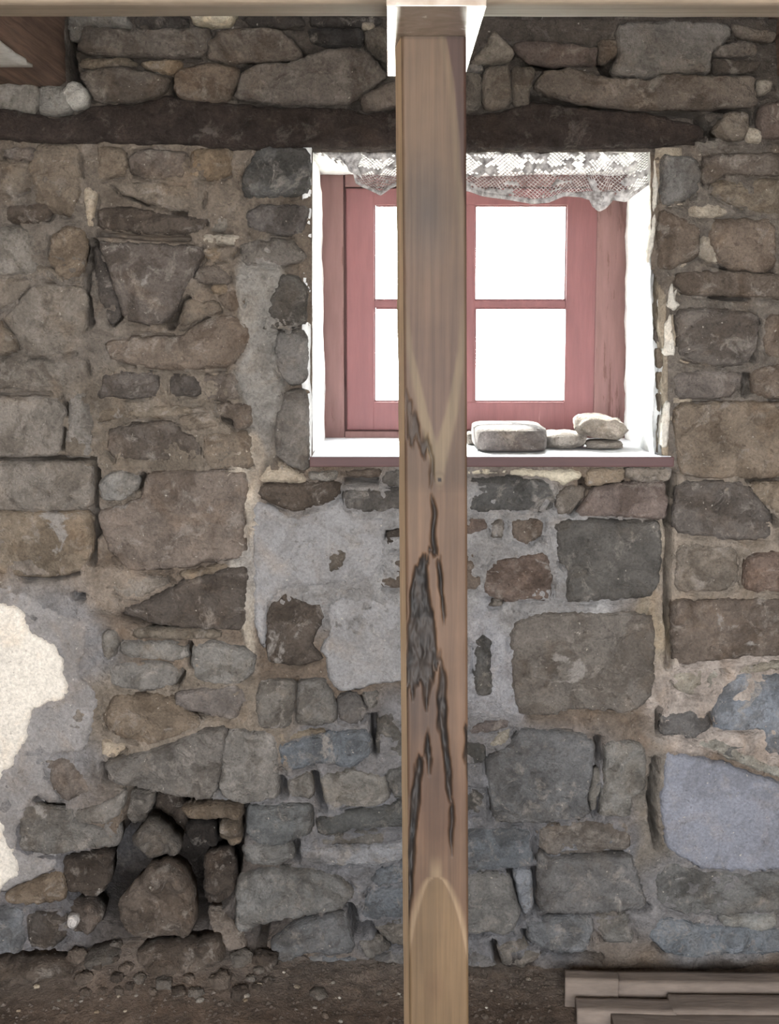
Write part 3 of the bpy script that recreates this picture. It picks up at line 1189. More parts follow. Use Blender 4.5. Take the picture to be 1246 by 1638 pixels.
for x0, x1 in ((598, 746), (758, 908)):
    for y0, y1 in ((328, 481), (492, 643)):
        wrect('pane', x0 - 3, y0 - 3, x1 + 3, y1 + 3, YC + .020, 0.003, M_GLASS, cs, 0)
        # slim glazing bead round each pane
        B = []
        for (a0, b0, a1, b1) in ((x0, y0, x0 + 3, y1), (x1 - 3, y0, x1, y1), (x0 + 3, y0, x1 - 3, y0 + 3), (x0 + 3, y1 - 3, x1 - 3, y1)):
            wrect('glazing_bead', a0, b0, a1, b1, YC + .008, 0.011, M_RED, cs, .001)


# reveals: limewashed plaster on the rubble, a little uneven
def reveal(name, A, B, C, D, mat, parent, seed, amp=.004, n=26, thick=.02, outward=Vector((1, 0, 0)), rag=0.0):
    """quad A(front top) B(back top) C(back bottom) D(front bottom)"""
    V, F = [], []
    for j in range(n + 1):
        t = j / n
        f0 = A.lerp(D, t)
        b0 = B.lerp(C, t)
        for i in range(n + 1):
            s = i / n
            if rag and i == 0:
                s = rag * (0.25 + (1.6 if .38 < t < .97 else (.4 + 3.2 * max(0, min(1, (t - .28) / .1)) if t < .5 else 0.9)) + 0.9 * fbm(t * 9, seed, 0, 3))
            q = f0.lerp(b0, max(0, s))
            V.append(q - outward * (amp * fbm(q.x * 14, q.y * 14, q.z * 14 + seed, 3)))
    m = n + 1
    for j in range(n):
        for i in range(n):
            a = j * m + i
            F.append((a, a + 1, a + m + 1, a + m))
    k = len(V)
    V2 = [v + outward * thick for v in V]
    V += V2
    for j in range(n):
        for i in range(n):
            a = k + j * m + i
            F.append((a, a + m, a + m + 1, a + 1))
    for j in range(n):
        for i in (0, n):
            a, b = j * m + i, (j + 1) * m + i
            F.append((a, b, b + k, a + k) if i == 0 else (b, a, a + k, b + k))
    for i in range(n):
        for j in (0, n):
            a, b = j * m + i, j * m + i + 1
            F.append((b, a, a + k, b + k) if j == 0 else (a, b, b + k, a + k))
    o = link(name, V, F, mat, parent)
    fix_normals(o)
    return o


YB = YF + .01
reveal('reveal_plaster', at_y(498, 236, -.008), at_y(514, 276, YB), at_y(521, 712, YB), at_y(497, 735, -.008), M_WHITE, win, 3, outward=Vector((-1, 0, 0)), amp=.006)
reveal('reveal_plaster', at_y(1043, 236, 0.0), at_y(1002, 276, YB), at_y(997, 712, YB), at_y(1048, 735, 0.0), M_WHITE, win, 8, outward=Vector((1, 0, 0)), amp=.006, rag=.09)
reveal('reveal_plaster', at_y(490, 240, 0.02), at_y(505, 281, YB), at_y(1010, 281, YB), at_y(1060, 240, 0.02), M_WHITE, win, 12, outward=Vector((0, 0, 1)), amp=.006)
# broken core of the right-hand jamb behind the fallen plaster
reveal('jamb_core', at_y(1050, 236, -.002), at_y(1029, 276, .36), at_y(1029, 712, .36), at_y(1064, 742, -.002), M_ROOM, win, 21, outward=Vector((1, 0, 0)), amp=.014, n=44, thick=.06)
# loose edges of plaster standing proud of the jamb
FL = '''
w 6 0: 1069,470 1075,452 1077,470 1083,462 1080,480 1087,488 1078,498 1066,490
w 6 0: 1072,500 1077,530 1080,568 1061,569 1064,545 1063,520
w 6 0: 1066,640 1072,646 1070,690 1066,716 1058,716 1058,690
w 6 0: 1047,250 1052,300 1050,330 1044,340 1045,300
w 6 0: 1046,340 1050,355 1044,400 1036,424 1036,400
w 6 0: 486,340 492,352 488,378 478,382 483,362
l 6 0: 488,440 498,470 499,520 494,560 490,500
'''
for k, (hd, poly) in enumerate(parse(FL)):
    v, f = stone_mesh(poly, .008, 640 + k, edge=3, step=4, jag=1.4, depth=.05, Y0=-0.014 if poly[0][0] > 600 else 0.0, rough=1.4)
    o = link('plaster_flake', v, f, M_PLASTER, win)
    o.color = rgb(*PAL[hd[0]])
JC = '''
t 10 .3: 1052,490 1061,486 1071,505 1067,530 1053,520
p 14 .3: 1049,525 1065,532 1069,548 1055,552 1047,540
m 12 .3: 1050,556 1067,562 1065,585 1053,590
t 12 .3: 1052,595 1064,592 1067,620 1054,625
m 12 .3: 1053,630 1065,628 1066,655 1055,660
b 12 .3: 1055,664 1066,662 1067,700 1057,704
'''
for k, (hd, poly) in enumerate(parse(JC)):
    v, f = stone_mesh(poly, .03, 700 + k, edge=6, step=4, jag=1.2, depth=.08, Y0=0.045)
    o = link('jamb_stone', v, f, M_STONE, win)
    c = PAL[hd[0]]
    o.color = rgb(*c, .3)

# window board
a, b = at_y(495, 730, -0.025), at_y(1078, 747, -0.025)
ZS = a.z
sb = box_obj('window_board', a.x, b.x, -0.025, YF + .02, b.z, ZS - .0015, M_SILL, win, .003)
a2 = at_y(499, 730, -0.02)
b2 = at_y(1073, 730, -0.02)
box_obj('board_paint', a2.x, b2.x, -0.022, YF + .015, ZS - .002, ZS, M_SILLTOP, sb, 0)


# ------------------------------------------------------------------ stones left on the window board
def rock(name, c, rx, ry, hz, seed, n=2.6, rough=.10, mat=None, col=(150, 145, 138), sm=.2, seg=26, rings=16, flat=0.0, rot=0.0, parent=None, tiltx=0.0):
    """loose stone standing on c (middle of its base)"""
    V, F = [], []
    m = min(rx, ry, hz)

    def sp(v, p):
        return math.copysign(abs(v) ** p, v)
    e = 2.0 / n
    for j in range(rings + 1):
        ph = -math.pi / 2 + math.pi * j / rings
        for i in range(seg):
            th = 2 * math.pi * i / seg
            x = sp(math.cos(ph), e) * sp(math.cos(th), e)
            y = sp(math.cos(ph), e) * sp(math.sin(th), e)
            z = sp(math.sin(ph), e)
            d = 1 + rough * (fbm(x * 1.6 + seed, y * 1.6, z * 1.6, 3) + .35 * fbm(x * 5 + seed, y * 5, z * 5, 2))
            zz = max(z * d, -0.94) if True else z
            zz += tiltx * x
            X, Y = x * d * rx, y * d * ry
            V.append((X * math.cos(rot) - Y * math.sin(rot), X * math.sin(rot) + Y * math.cos(rot), zz * hz / 2))
    z0 = min(v[2] for v in V)
    V = [(c[0] + x, c[1] + y, c[2] + z - z0) for x, y, z in V]
    for j in range(rings):
        for i in range(seg):
            a, b = j * seg + i, j * seg + (i + 1) % seg
            F.append((a, b, b + seg, a + seg))
    o = link(name, V, F, mat or M_STONE, parent)
    bm = bmesh.new()
    bm.from_mesh(o.data)
    bmesh.ops.remove_doubles(bm, verts=bm.verts, dist=1e-6)
    bmesh.ops.recalc_face_normals(bm, faces=bm.faces)
    bm.to_mesh(o.data)
    bm.free()
    o.color = rgb(*col, sm)
    return o


def on_sill(px, py):
    return at_z(px, py, ZS + .0005)


def sill_rock(px0, px1, ybase, ytop, depth_m, seed, label, z=None, **kw):
    p = on_sill((px0 + px1) / 2, ybase) if z is None else None
    Y = (p.y if p is not None else kw.pop('Yf')) + depth_m / 2
    Yf = Y - depth_m / 2
    l, r = at_y(px0, ybase, Y), at_y(px1, ybase, Y)
    zb = ZS + .0005 if z is None else z
    hz = at_y(px0, ytop, Yf + depth_m * .3).z - zb
    o = rock('loose_stone', ((l.x + r.x) / 2, Y, zb), (r.x - l.x) / 2, depth_m / 2, hz, seed, **kw)
    tag(o, label, 'stone', 'stones on the window board')
    return o, zb + hz


sill_rock(756, 869, 724, 679, .30, 31, 'thick squared stone block with flat top on the window board beside the post', n=6.0, rough=.04, col=(116, 109, 106))
sill_rock(745, 764, 712, 690, .06, 35, 'small grey stone tucked behind the squared block on the window board', n=3.0, col=(140, 134, 128))
sill_rock(868, 934, 719, 690, .15, 32, 'flat pale stone lying between the squared block and the stacked pair', n=3.2, rough=.14, col=(150, 142, 134))
o, zt = sill_rock(936, 994, 720, 704, .12, 33, 'thin flat stone at the bottom of the stacked pair near the right reveal', n=3.0, rough=.14, col=(140, 132, 124))
sill_rock(917, 997, 702, 668, .15, 34, 'dished stone balanced on top of the thin flat one', z=zt + .0005, Yf=on_sill(960, 720).y + .0, n=3.4, rough=.2, col=(140, 130, 120), tiltx=-.25)

# ------------------------------------------------------------------ lace pelmet, torn and gathered under the lintel
HEM = [(548, 256), (572, 292), (590, 302), (606, 311), (622, 300), (640, 292), (660, 300), (700, 300), (745, 304), (775, 312), (815, 318), (850, 324), (880, 322), (905, 312),
       (930, 313), (942, 318), (950, 332), (960, 336), (970, 331), (978, 318), (1004, 321), (1018, 308), (1038, 292), (1043, 270)]
HX = [p[0] for p in HEM]
HY = [p[1] for p in HEM]


def hem(x):
    return float(np.interp(x, HX, HY))


def lace_pt(s, t):
    x = 538 + s * (1042 - 538)
    y0 = 240.5
    y1 = hem(x)
    y = y0 + (y1 - y0) * t
    x += 3.0 * math.sin(y * .11 + x * .05) * t
    Y = 0.055 + 0.012 * math.sin(x * .11) + .010 * math.sin(x * .043 + 2) * (.4 + t) + .010 * fbm(x * .02, y * .03, 4, 2)
    return at_y(x, y, Y)


lace = empty('lace_curtain', at_y(790, 241, .055))
tag(lace, 'torn white lace pelmet hanging under the lintel across the window top', 'curtain')
NC, NR = 150, 26
V, idx, F, Fm = [], {}, [], []
rr = random.Random(3)


def vid(i, j):
    if (i, j) not in idx:
        idx[(i, j)] = len(V)
        V.append(lace_pt(i / NC, j / NR))
    return idx[(i, j)]


for i in range(1, NC):
    for j in range(1, NR):
        if (i + j) % 2 == 1:
            q = (vid(i, j - 1), vid(i + 1, j), vid(i, j + 1), vid(i - 1, j))
            x = i / NC
            t = j / NR
            nv = fbm(i * .09, j * .16, 2.2, 3)
            tear = fbm(i * .16 + 9, j * .30, 6.2, 2)
            if tear > .42 and t < .6:
                continue
            if nv > .20 and t < .72 or (t < .10 and nv > -.25) or (t > .80 and nv > .12):
                Fm.append(q)
            else:
                F.append(q)
net = link('net', V, F, M_LACE, lace, smooth=False)
md = net.modifiers.new('threads', 'WIREFRAME')
md.thickness = 0.0026
md.use_even_offset = False
mot = link('motif', V, Fm, M_LACE, lace, smooth=True)
md = mot.modifiers.new('cloth', 'SOLIDIFY')
md.thickness = 0.0012
# heading tape and scalloped border
Vb, Fb = [], []
for i in range(NC + 1):
    for t in (0.93, 1.03):
        Vb.append(lace_pt(i / NC, t))
for i in range(NC):
    Fb.append((2 * i, 2 * i + 2, 2 * i + 3, 2 * i + 1))
ob = link('hem', Vb, Fb, M_LACE, lace)
md = ob.modifiers.new('cloth', 'SOLIDIFY')
md.thickness = 0.0016
# the gathered end that runs up to the corner
Vb, Fb = [], []
for i in range(22):
    s = i / 21
    for j in range(5):
        t = j / 4
        x = 502 + 74 * s + 4 * math.sin(j * 2.1)
        y = 240 + (6 + 46 * s ** 1.3) * t * .9 + 2 * math.sin(i * .9)
        Vb.append(at_y(x, y if s < .95 else y, 0.05 + .012 * math.sin(j * 1.7 + i * .5)))
for i in range(21):
    for j in range(4):
        if j > 1 and i < 15 and (i + j) % 3: continue
        a = i * 5 + j
        Fb.append((a, a + 5, a + 6, a + 1))
ob = link('gathered_end', Vb, Fb, M_LACE, lace)
md = ob.modifiers.new('cloth', 'SOLIDIFY')
md.thickness = 0.0012
# solid drop that hangs lowest
v, f = stone_mesh([(905, 314), (925, 306), (985, 306), (980, 316), (972, 330), (960, 337), (948, 332), (942, 318), (925, 315)], .003, 808, edge=6, step=4, depth=.003, Y0=.045, rough=1.0, jag=.8)
link('torn_flap', v, f, M_LACE, lace)

# ------------------------------------------------------------------ post under the beam
YP = -1.12
PTOP = 58.0
PDEP = 0.092


def pl(y):
    return 641.5 + (y - 58) / 1580.0 * 13.5


def pr(y):
    return 745.5 + (y - 58) / 1580.0 * 4.0


def wood_col(s, y):
    """colours of the board face: s across 0..1, y in pixels down the post"""
    heart = np.array([136., 106., 84.])
    pink = np.array([142., 112., 94.])
    sap = np.array([178., 152., 120.])
    tan = np.array([160., 132., 102.])
    red = np.array([112., 80., 68.])
    wv = .03 * mn.noise(Vector((s * 3, y * .006, 1))) + .012 * mn.noise(Vector((s * 14, y * .02, 4)))
    t = s + wv

    def sst(a, b, x):
        k = min(1, max(0, (x - a) / (b - a)))
        return k * k * (3 - 2 * k)
    c = tan * .55 + pink * .45
    # top: pale streak running down towards the right edge, dark red beyond it
    edge = float(np.interp(y, [58, 130, 210, 320, 460, 600, 760], [.62, .74, .82, .90, .96, 1.05, 1.1]))
    if y < 760:
        k = sst(edge + .05, edge + .09, t)
        c = c * (1 - k) + red * k
        k = max(0, 1 - abs(t - edge) / .07)
        c = c * (1 - .6 * k) + sap * .6 * k
        k = sst(300, 480, y)
        c = c * (1 - k) + (pink * .8 + tan * .2) * k
    # bluish-grey patch high on the post
    k = max(0, 1 - math.hypot((t - .38) / .45, (y - 340) / 120)) * .55
    c = c * (1 - k) + np.array([96., 88., 88.]) * k
    # V of sapwood closing on the knot
    if 430 < y < 830:
        L = float(np.interp(y, [430, 560, 660, 740, 775, 790], [-.02, .03, .20, .40, .50, .56]))
        R = float(np.interp(y, [430, 560, 660, 740, 775, 790], [1.0, .97, .84, .68, .62, .56]))
        w = float(np.interp(y, [430, 560, 690, 775], [.03, .07, .17, .16]))
        if y < 790:
            k = sst(L - .04, L + .04, t) * (1 - sst(R - .04, R + .04, t)) * sst(430, 600, y)
            inner = sst(L + w, L + w + .06, t) * (1 - sst(R - w - .06, R - w, t)) * (1 - sst(690, 725, y))
            c = c * (1 - k) + (sap * .92) * k * (1 - inner) + (pink * .96) * k * inner
            out = (1 - k) * sst(600, 700, y)
            c = c * (1 - out) + (heart * .93) * out
    if y >= 760:
        k = sst(760, 800, y)
        base = heart * 1.03 + np.array([6., 4., 2.])
        c2 = base
        # ring of sapwood arching up from the foot
        ap = 1404
        if y > ap - 60:
            half = math.sqrt(max(0, (y - ap))) * .032
            L0 = .46 - half * (1.24)
            R0 = .46 + half * (1.38)
            k1 = sst(L0 - .03, L0 + .02, t) * (1 - sst(R0 - .02, R0 + .03, t)) if y > ap else 0
            L1, R1 = L0 - .11, R0 + .10
            up = sst(ap - 42, ap - 6, y)
            ring = sst(L1 - .05, L1 + .06, t) * (1 - sst(R1 - .06, R1 + .05, t)) * up
            ring = ring * (1 - k1)
            c2 = c2 * (1 - .85 * ring) + (sap * 1.18) * .85 * ring
            c2 = c2 * (1 - k1) + np.array([164., 133., 98.]) * k1
        c = c * (1 - k) + c2 * k
        if abs(y - 767) < 9 and abs(s - .55) < .09:
            pass
    # knot
    d = math.hypot((s - .555) * 104, (y - 767) * .95)
    if d < 14:
        k = 1 if d < 3.5 else 0
        ring = max(0, 1 - abs(d - 10) / 4)
        c = c * (1 - k) + np.array([50., 36., 30.]) * k
        c = c * (1 - .35 * ring) + np.array([120., 92., 70.]) * .35 * ring
    # browner heart between the splits
    for (sx, yy, rx, ry, a, cc) in ((.28, 1130, .42, 70, .6, (92., 76., 68.)), (.5, 1285, .55, 95, .55, (112., 80., 62.)), (.3, 1200, .6, 120, .35, (110., 82., 66.)), (.12, 820, .3, 90, .3, (150., 120., 92.))):
        k = max(0, 1 - math.hypot((t - sx) / rx, (y - yy) / ry))
        k = a * min(1, k * 1.8)
        c = c * (1 - k) + np.array(cc) * k
    # dark knot shade in the foot
    d = math.hypot((s - .42) * 100, (y - 1580) * .6)
    k = max(0, 1 - d / 22) * .3
    c = c * (1 - k) + np.array([120., 84., 62.]) * k
    return c


# rotten fissures in the face: pixel outlines
FISS = [
    [(685, 877), (690, 885), (682, 892), (684, 930), (688, 975), (694, 985), (697, 1020), (703, 1052), (694, 1075), (688, 1090), (683, 1130), (678, 1100), (672, 1092), (660, 1105), (653, 1110), (652, 1000), (657, 960), (664, 905), (674, 893)],
    [(700, 886), (705, 905), (709, 950), (711, 985), (707, 970), (702, 930)],
    [(706, 1054), (711, 1075), (713, 1130), (716, 1190), (723, 1240), (721, 1275), (716, 1262), (709, 1200), (701, 1160), (703, 1110)],
    [(675, 1218), (670, 1270), (664, 1340), (659, 1420), (653, 1485), (653, 1400), (655, 1320), (659, 1260), (668, 1226)],
    [(683, 1180), (691, 1208), (687, 1240), (680, 1215)],
    [(721, 1285), (725, 1310), (722, 1350), (719, 1320)],
    [(693, 795), (696, 830), (697, 880), (692, 884), (691, 845)],
    [(744, 1160), (750, 1190), (750, 1250), (744, 1215)],
    [(650, 640), (658, 650), (668, 672), (680, 705), (690, 738), (682, 738), (668, 706), (652, 690)],
    [(690, 740), (694, 760), (690, 775), (688, 760)],
]


def build_post():
    nx = 52
    ys = list(np.arange(PTOP, 1720, 3.0))
    zb = 0.0
    P, C, G = [], [], []
    for y in ys:
        for i in range(nx + 1):
            s = i / nx
            G.append((pl(y) + (pr(y) - pl(y)) * s, y, s))
    A = np.array([(g[0], g[1]) for g in G])
    dep = np.zeros(len(G))
    drk = np.zeros(len(G))
    wob = np.array([(3.5 * mn.noise(Vector((x * .05, y * .03, 2))), 26 * fbm(x * .16, y * .012, 7, 3)) for x, y in A])
    for k, pg in enumerate(FISS):
        x0 = min(p[0] for p in pg) - 20
        x1 = max(p[0] for p in pg) + 20
        y0 = min(p[1] for p in pg) - 20
        y1 = max(p[1] for p in pg) + 20
        sel = np.where((A[:, 0] > x0) & (A[:, 0] < x1) & (A[:, 1] > y0) & (A[:, 1] < y1))[0]
        Q = A[sel] + wob[sel]
        ins = inside(Q, pg)
        d = dist_poly(Q, pg)
        sd = np.where(ins, d, -d)
        w = np.clip((sd + 3) / 4.5, 0, 1)
        mul = .5 if k in (8, 9) else 1.0
        dep[sel] = np.maximum(dep[sel], w * .010 * mul)
        drk[sel] = np.maximum(drk[sel], w * mul)
    V, C = [], []
    for n, (x, y, s) in enumerate(G):
        q = at_y(x, y, YP)
        e = min(s, 1 - s)
        dy = .004 * max(0, 1 - e / .03) + .0008 * fbm(x * .05, y * .01, 3, 3)
        dd = dep[n] * (1 + .5 * fbm(x * .09, y * .03, 8, 3)) if dep[n] > 0 else 0
        V.append((q.x, YP + dy + max(dd, 0), q.z))
        c = wood_col(s, y)
        if y < PTOP + 4: c = c * .9
        dn = drk[n]
        if dn > 0:
            g = .5 + .5 * fbm(x * .08, y * .02, 12, 3)
            g = min(1, max(0, g * 1.5 - .3 + (.35 if 990 < y < 1120 else 0)))
            dk = np.array([26., 24., 24.]) * (1 - g) + np.array([84., 74., 68.]) * g
            c = c * (1 - dn * .92) + dk * dn * .92
        gm = c.mean()
        c = (gm + (c - gm) * 1.05) * .565
        C.append(tuple(lin(max(0, k)) for k in c) + (1,))
    m = nx + 1
    F = []
    R = len(ys)
    for j in range(R - 1):
        for i in range(nx):
            a = j * m + i
            F.append((a, a + m, a + m + 1, a + 1))
    # foot of the post, sides and back
    zf = 0.0
    foot = []
    for i in range(m):
        x, yy, z = V[(R - 1) * m + i]
        foot.append(len(V))
        V.append((x + .0, yy, zf))
        C.append(C[(R - 1) * m + i])
    for i in range(nx):
        a = (R - 1) * m + i
        F.append((a, foot[i], foot[i + 1], a + 1))
    bl, br = [], []
    sidec = rgb(205, 178, 146)  # pale sapwood on the left face, colour raised for window light on it
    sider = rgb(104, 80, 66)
    LB, RB = [], []
    rows = [(j * m, j * m + nx) for j in range(R)] + [(foot[0], foot[-1])]
    for (a, b) in rows:
        xa, ya, za = V[a]
        xb, yb, zb_ = V[b]
        # side faces get vertices of their own so that their colours stay separate
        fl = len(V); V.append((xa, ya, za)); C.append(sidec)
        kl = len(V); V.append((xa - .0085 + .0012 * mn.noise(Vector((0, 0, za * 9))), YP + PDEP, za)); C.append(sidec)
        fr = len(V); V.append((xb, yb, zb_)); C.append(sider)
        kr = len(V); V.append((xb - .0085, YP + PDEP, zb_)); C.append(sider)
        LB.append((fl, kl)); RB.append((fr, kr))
    for j in range(len(rows) - 1):
        F.append((LB[j][0], LB[j][1], LB[j + 1][1], LB[j + 1][0]))
        F.append((RB[j][1], RB[j][0], RB[j + 1][0], RB[j + 1][1]))
        F.append((LB[j][1], RB[j][1], RB[j + 1][1], LB[j + 1][1]))
    F.append((LB[0][0], RB[0][0], RB[0][1], LB[0][1]))
    F.append((LB[-1][1], RB[-1][1], RB[-1][0], LB[-1][0]))
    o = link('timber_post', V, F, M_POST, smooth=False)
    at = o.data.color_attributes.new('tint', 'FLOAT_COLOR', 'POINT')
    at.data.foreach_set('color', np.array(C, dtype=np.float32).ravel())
    nf = (R - 1) * nx
    o.data.polygons.foreach_set('use_smooth', [i < nf for i in range(len(o.data.polygons))])
    return o


post = build_post()
tag(post, 'upright sawn timber post with dark split grain standing before the window', 'post')

# bearing plate across the post head
ZPL = at_y(690, PTOP, YP).z
fa, fb = at_z(618, 10, ZPL + .0005), at_z(778, 10, ZPL + .0005)
bk = at_z(618, 122, ZPL + .0005)
plate = box_obj('bearing_plate', fa.x, fb.x, fa.y, bk.y, ZPL + .0005, ZPL + .034, M_PLATE, None, .0012)
tag(plate, 'smooth flat bearing plate lying on the head of the post, its underside shining', 'plate')

# beam carried by the plate
ZB = ZPL + .035
yb_back = at_z(623, 30, ZB).y
V, F = beam_mesh((-1.79, yb_back - .062 + .0, ZB + .0325), (1.79, yb_back - .046, ZB + .0325), .105, .063, 3, .0012, 60)
beam = link('ceiling_beam', V, F, M_BEAM)
tag(beam, 'pale sawn beam running along the ceiling on top of the post plate', 'beam')

# joists running into the wall
xj = at_y(108, 130, 0).x
zj = at_y(108, 140, 0).z
zj = max(zj, ZB + .066)
V, F = beam_mesh((xj - .10, -4.9, zj + .085), (xj - .10, 0.09, zj + .085), .19, .165, 9, .006, 90)
jo = link('floor_joist', V, F, M_JOIST)
tag(jo, 'dark brown old joist let into the wall above greenish mortar', 'joist', 'ceiling joists')
# whitewash strip left along its lower arris
Vp, Fp = [], []
ny = 40
for i in range(ny + 1):
    yy = -1.6 + i / ny * 1.30
    for k in range(5):
        xx = xj - .004 - .02 * k - (.02 * (i / ny) * k / 4) - .008 * mn.noise(Vector((yy * 20, k, 1)))
        Vp.append((xx, yy, zj - .0055 + .001 * mn.noise(Vector((yy * 30, k * 3, 2)))))
for i in range(ny):
    for k in range(4):
        a = i * 5 + k
        Fp.append((a, a + 1, a + 6, a + 5))
wpaint = link('whitewash_strip', Vp, Fp, M_WHITE)
wpaint.parent = jo
wpaint.location = Vector(wpaint.location) - Vector(jo.location)
md = wpaint.modifiers.new('coat', 'SOLIDIFY')
md.thickness = .006
md.offset = 0
xj2 = at_y(1238, 120, 0).x
V, F = beam_mesh((xj2 + .10, -4.9, zj + .095), (xj2 + .10, 0.09, zj + .095), .19, .165, 15, .006, 90)
jo2 = link('floor_joist', V, F, M_JOIST)
tag(jo2, 'shadowed old joist let into the wall beside the smooth grey stone', 'joist', 'ceiling joists')
# pale stone chip wedged under the ceiling beam at the wall head
v, f = stone_mesh([(304, 24), (330, 21), (365, 22), (382, 22), (372, 44), (345, 47), (312, 42)], .05, 321, edge=7, step=5, depth=.09, Y0=.0, jag=1.2)
o = link('wedged_stone', v, f, M_STONE)
o.color = rgb(214, 204, 182, .2)
tag(o, 'whitish stone chip wedged at the head of the wall under the beam', 'stone')

# ------------------------------------------------------------------ rubble in the hollow at the foot of the wall
RUB = '''
g 6 .07 .10|wedge shaped grey stone hanging in the top of the hollow: 201,1262 252,1264 248,1285 232,1312 214,1318 196,1296
d 8 .13|dark brown stone at the back of the hollow under the big lintel stone: 252,1264 292,1272 302,1335 276,1322 246,1292
g 30 -.01|light grey boulder leaning in the middle of the hollow: 212,1341 236,1306 262,1318 291,1346 287,1366 240,1368 224,1356
m 28 -.03|flat buff slab bridging the right side of the hollow: 288,1290 330,1284 390,1285 392,1303 340,1309 300,1307
k 12 .09|dark square stone under the buff slab: 298,1314 348,1314 350,1350 318,1357 300,1340
m 20 .00|brown stone at the right lip of the hollow: 352,1312 388,1306 388,1345 372,1352 352,1338
b 44 -.05|large greyish boulder slumped below the hollow: 191,1460 195,1432 222,1400 245,1378 268,1372 300,1392 312,1424 318,1470 300,1492 240,1494 205,1482
d 20 .02|dark rough stone deep in the left of the hollow: 98,1370 150,1362 182,1360 182,1402 160,1432 110,1422
d 14 .06|brown earthy stone right of the large boulder: 326,1362 372,1356 382,1400 376,1450 346,1466 326,1430
b 34 -.07|broken brown stone at the foot below the large boulder: 232,1510 300,1506 352,1500 362,1530 300,1552 236,1544 220,1520
g 30 -.05|dusty grey stone half buried at the hollow foot: 140,1520 185,1512 222,1530 216,1565 160,1572 138,1548
b 34 -.06|long earthy stone along the wall foot in the corner: -40,1538 90,1533 128,1543 112,1575 32,1584 -40,1578
p 20 .01|small purple stone at the lip beneath the rough left stones: 110,1440 150,1436 168,1462 150,1490 118,1488
'''
for k, ln in enumerate([l for l in RUB.strip().splitlines()]):
    head, rest = ln.split('|')
    lab, pts = rest.split(':')
    hd = head.split()
    poly = [tuple(float(t) for t in q.split(',')) for q in pts.split()]
    v, f = stone_mesh(poly, float(hd[1]) / 1000 + .012, 1200 + k, edge=7, step=4.5, jag=3.2, rough=2.6, depth=.09, Y0=float(hd[2]), tilt=5, facet=.034)
    o = link('rubble_stone', v, f, M_STONE)
    c = PAL[hd[0]]
    o.color = rgb(*[x * .84 for x in c], .05)
    tag(o, lab, 'stone', 'rubble in the hollow')


# ------------------------------------------------------------------ floor
def mound(x, y):
    """earth banked against the wall; x,y in metres"""
    px = W / 2 + x * 700
    w = math.exp(-((px - 230) / 190.0) ** 2) * .085 + .03 + .02 * math.exp(-((px - 640) / 200.0) ** 2)
    k = min(1, max(0, (y + .30) / .30))
    k = k * k * (3 - 2 * k)
    return w * k


def floor_z(x, y):
    return mound(x, y) + .010 * fbm(x * 6, y * 6, 1, 4) + .004 * mn.noise(Vector((x * 45, y * 45, 3)))


def build_floor():
    xs = np.concatenate([np.linspace(-1.9, -1.05, 18), np.linspace(-1.04, 1.04, 210), np.linspace(1.05, 1.9, 18)])
    ys = np.concatenate([np.linspace(-5.0, -.62, 60), np.linspace(-.60, 0.03, 76), np.linspace(.05, .36, 10)])
    V, C, F = [], [], []
    for y in ys:
        for x in xs:
            V.append((x, y, floor_z(x, y)))
            n = .5 + .5 * fbm(x * 5, y * 5, 8, 3)
            k = min(1, max(0, (y + .2) / .18))
            c = np.array([92., 79., 69.]) * (1 - k) + np.array([116., 107., 100.]) * k
            c = c * (.85 + .3 * n)
            C.append(tuple(lin(q) for q in c) + (.3,))
    nx = len(xs)
    for j in range(len(ys) - 1):
        for i in range(nx - 1):
            a = j * nx + i
            F.append((a, a + 1, a + nx + 1, a + nx))
    me = bpy.data.meshes.new('floor')
    me.from_pydata(V, [], F)
    at = me.color_attributes.new('tint', 'FLOAT_COLOR', 'POINT')
    at.data.foreach_set('color', np.array(C, dtype=np.float32).ravel())
    me.polygons.foreach_set('use_smooth', [True] * len(F))
    me.materials.append(M_DIRT)
    me.update()
    o = bpy.data.objects.new('floor', me)
    COL.objects.link(o)
    tag(o, 'bare earth floor strewn with stone chips, banked against the wall', kind='structure')


build_floor()


def on_floor(px, py):
    lo, hi = 0.0, 1.0
    dx, dy, dz = ray(px, py)
    t = 2.2
    while t < 4.2:
        x, y, z = CAM.x + dx * t, CAM.y + dy * t, CAM.z + dz * t
        if y > .0 or z <= floor_z(x, y): break
        t += .002
    y = min(y, -.012)
    return Vector((x, y, floor_z(x, y)))


CHIPS = [(415, 1577, 12, 'c'), (475, 1580, 11, 'c'), (606, 1591, 10, 'l'), (393, 1594, 15, 'l'), (533, 1573, 8, 'l'), (638, 1590, 8, 'w'), (59, 1580, 11, 'c'), (115, 1601, 9, 'l'), (130, 1603, 9, 'l'), (94, 1602, 7, 'l'), (190, 1595, 7, 'c'), (218, 1594, 8, 'l'), (320, 1602, 14, 'l'), (354, 1606, 14, 'b'), (155, 1620, 10, 't'), (200, 1618, 7, 'c'), (454, 1556, 6, 'w'), (414, 1555, 6, 'w'), (504, 1613, 9, 'l'), (520, 1627, 16, 'b'), (543, 1598, 6, 'w'), (545, 1636, 8, 'w'), (786, 1586, 6, 'w'), (778, 1613, 5, 'w'), (775, 1628, 14, 'b'), (845, 1567, 10, 'l'), (30, 1618, 8, 't'), (250, 1612, 7, 'b'), (64, 1524, 8, 'c'), (36, 1524, 7, 'l'), (510, 1590, 38, 'g'), (392, 1601, 10, 't'), (615, 1607, 14, 'b')]
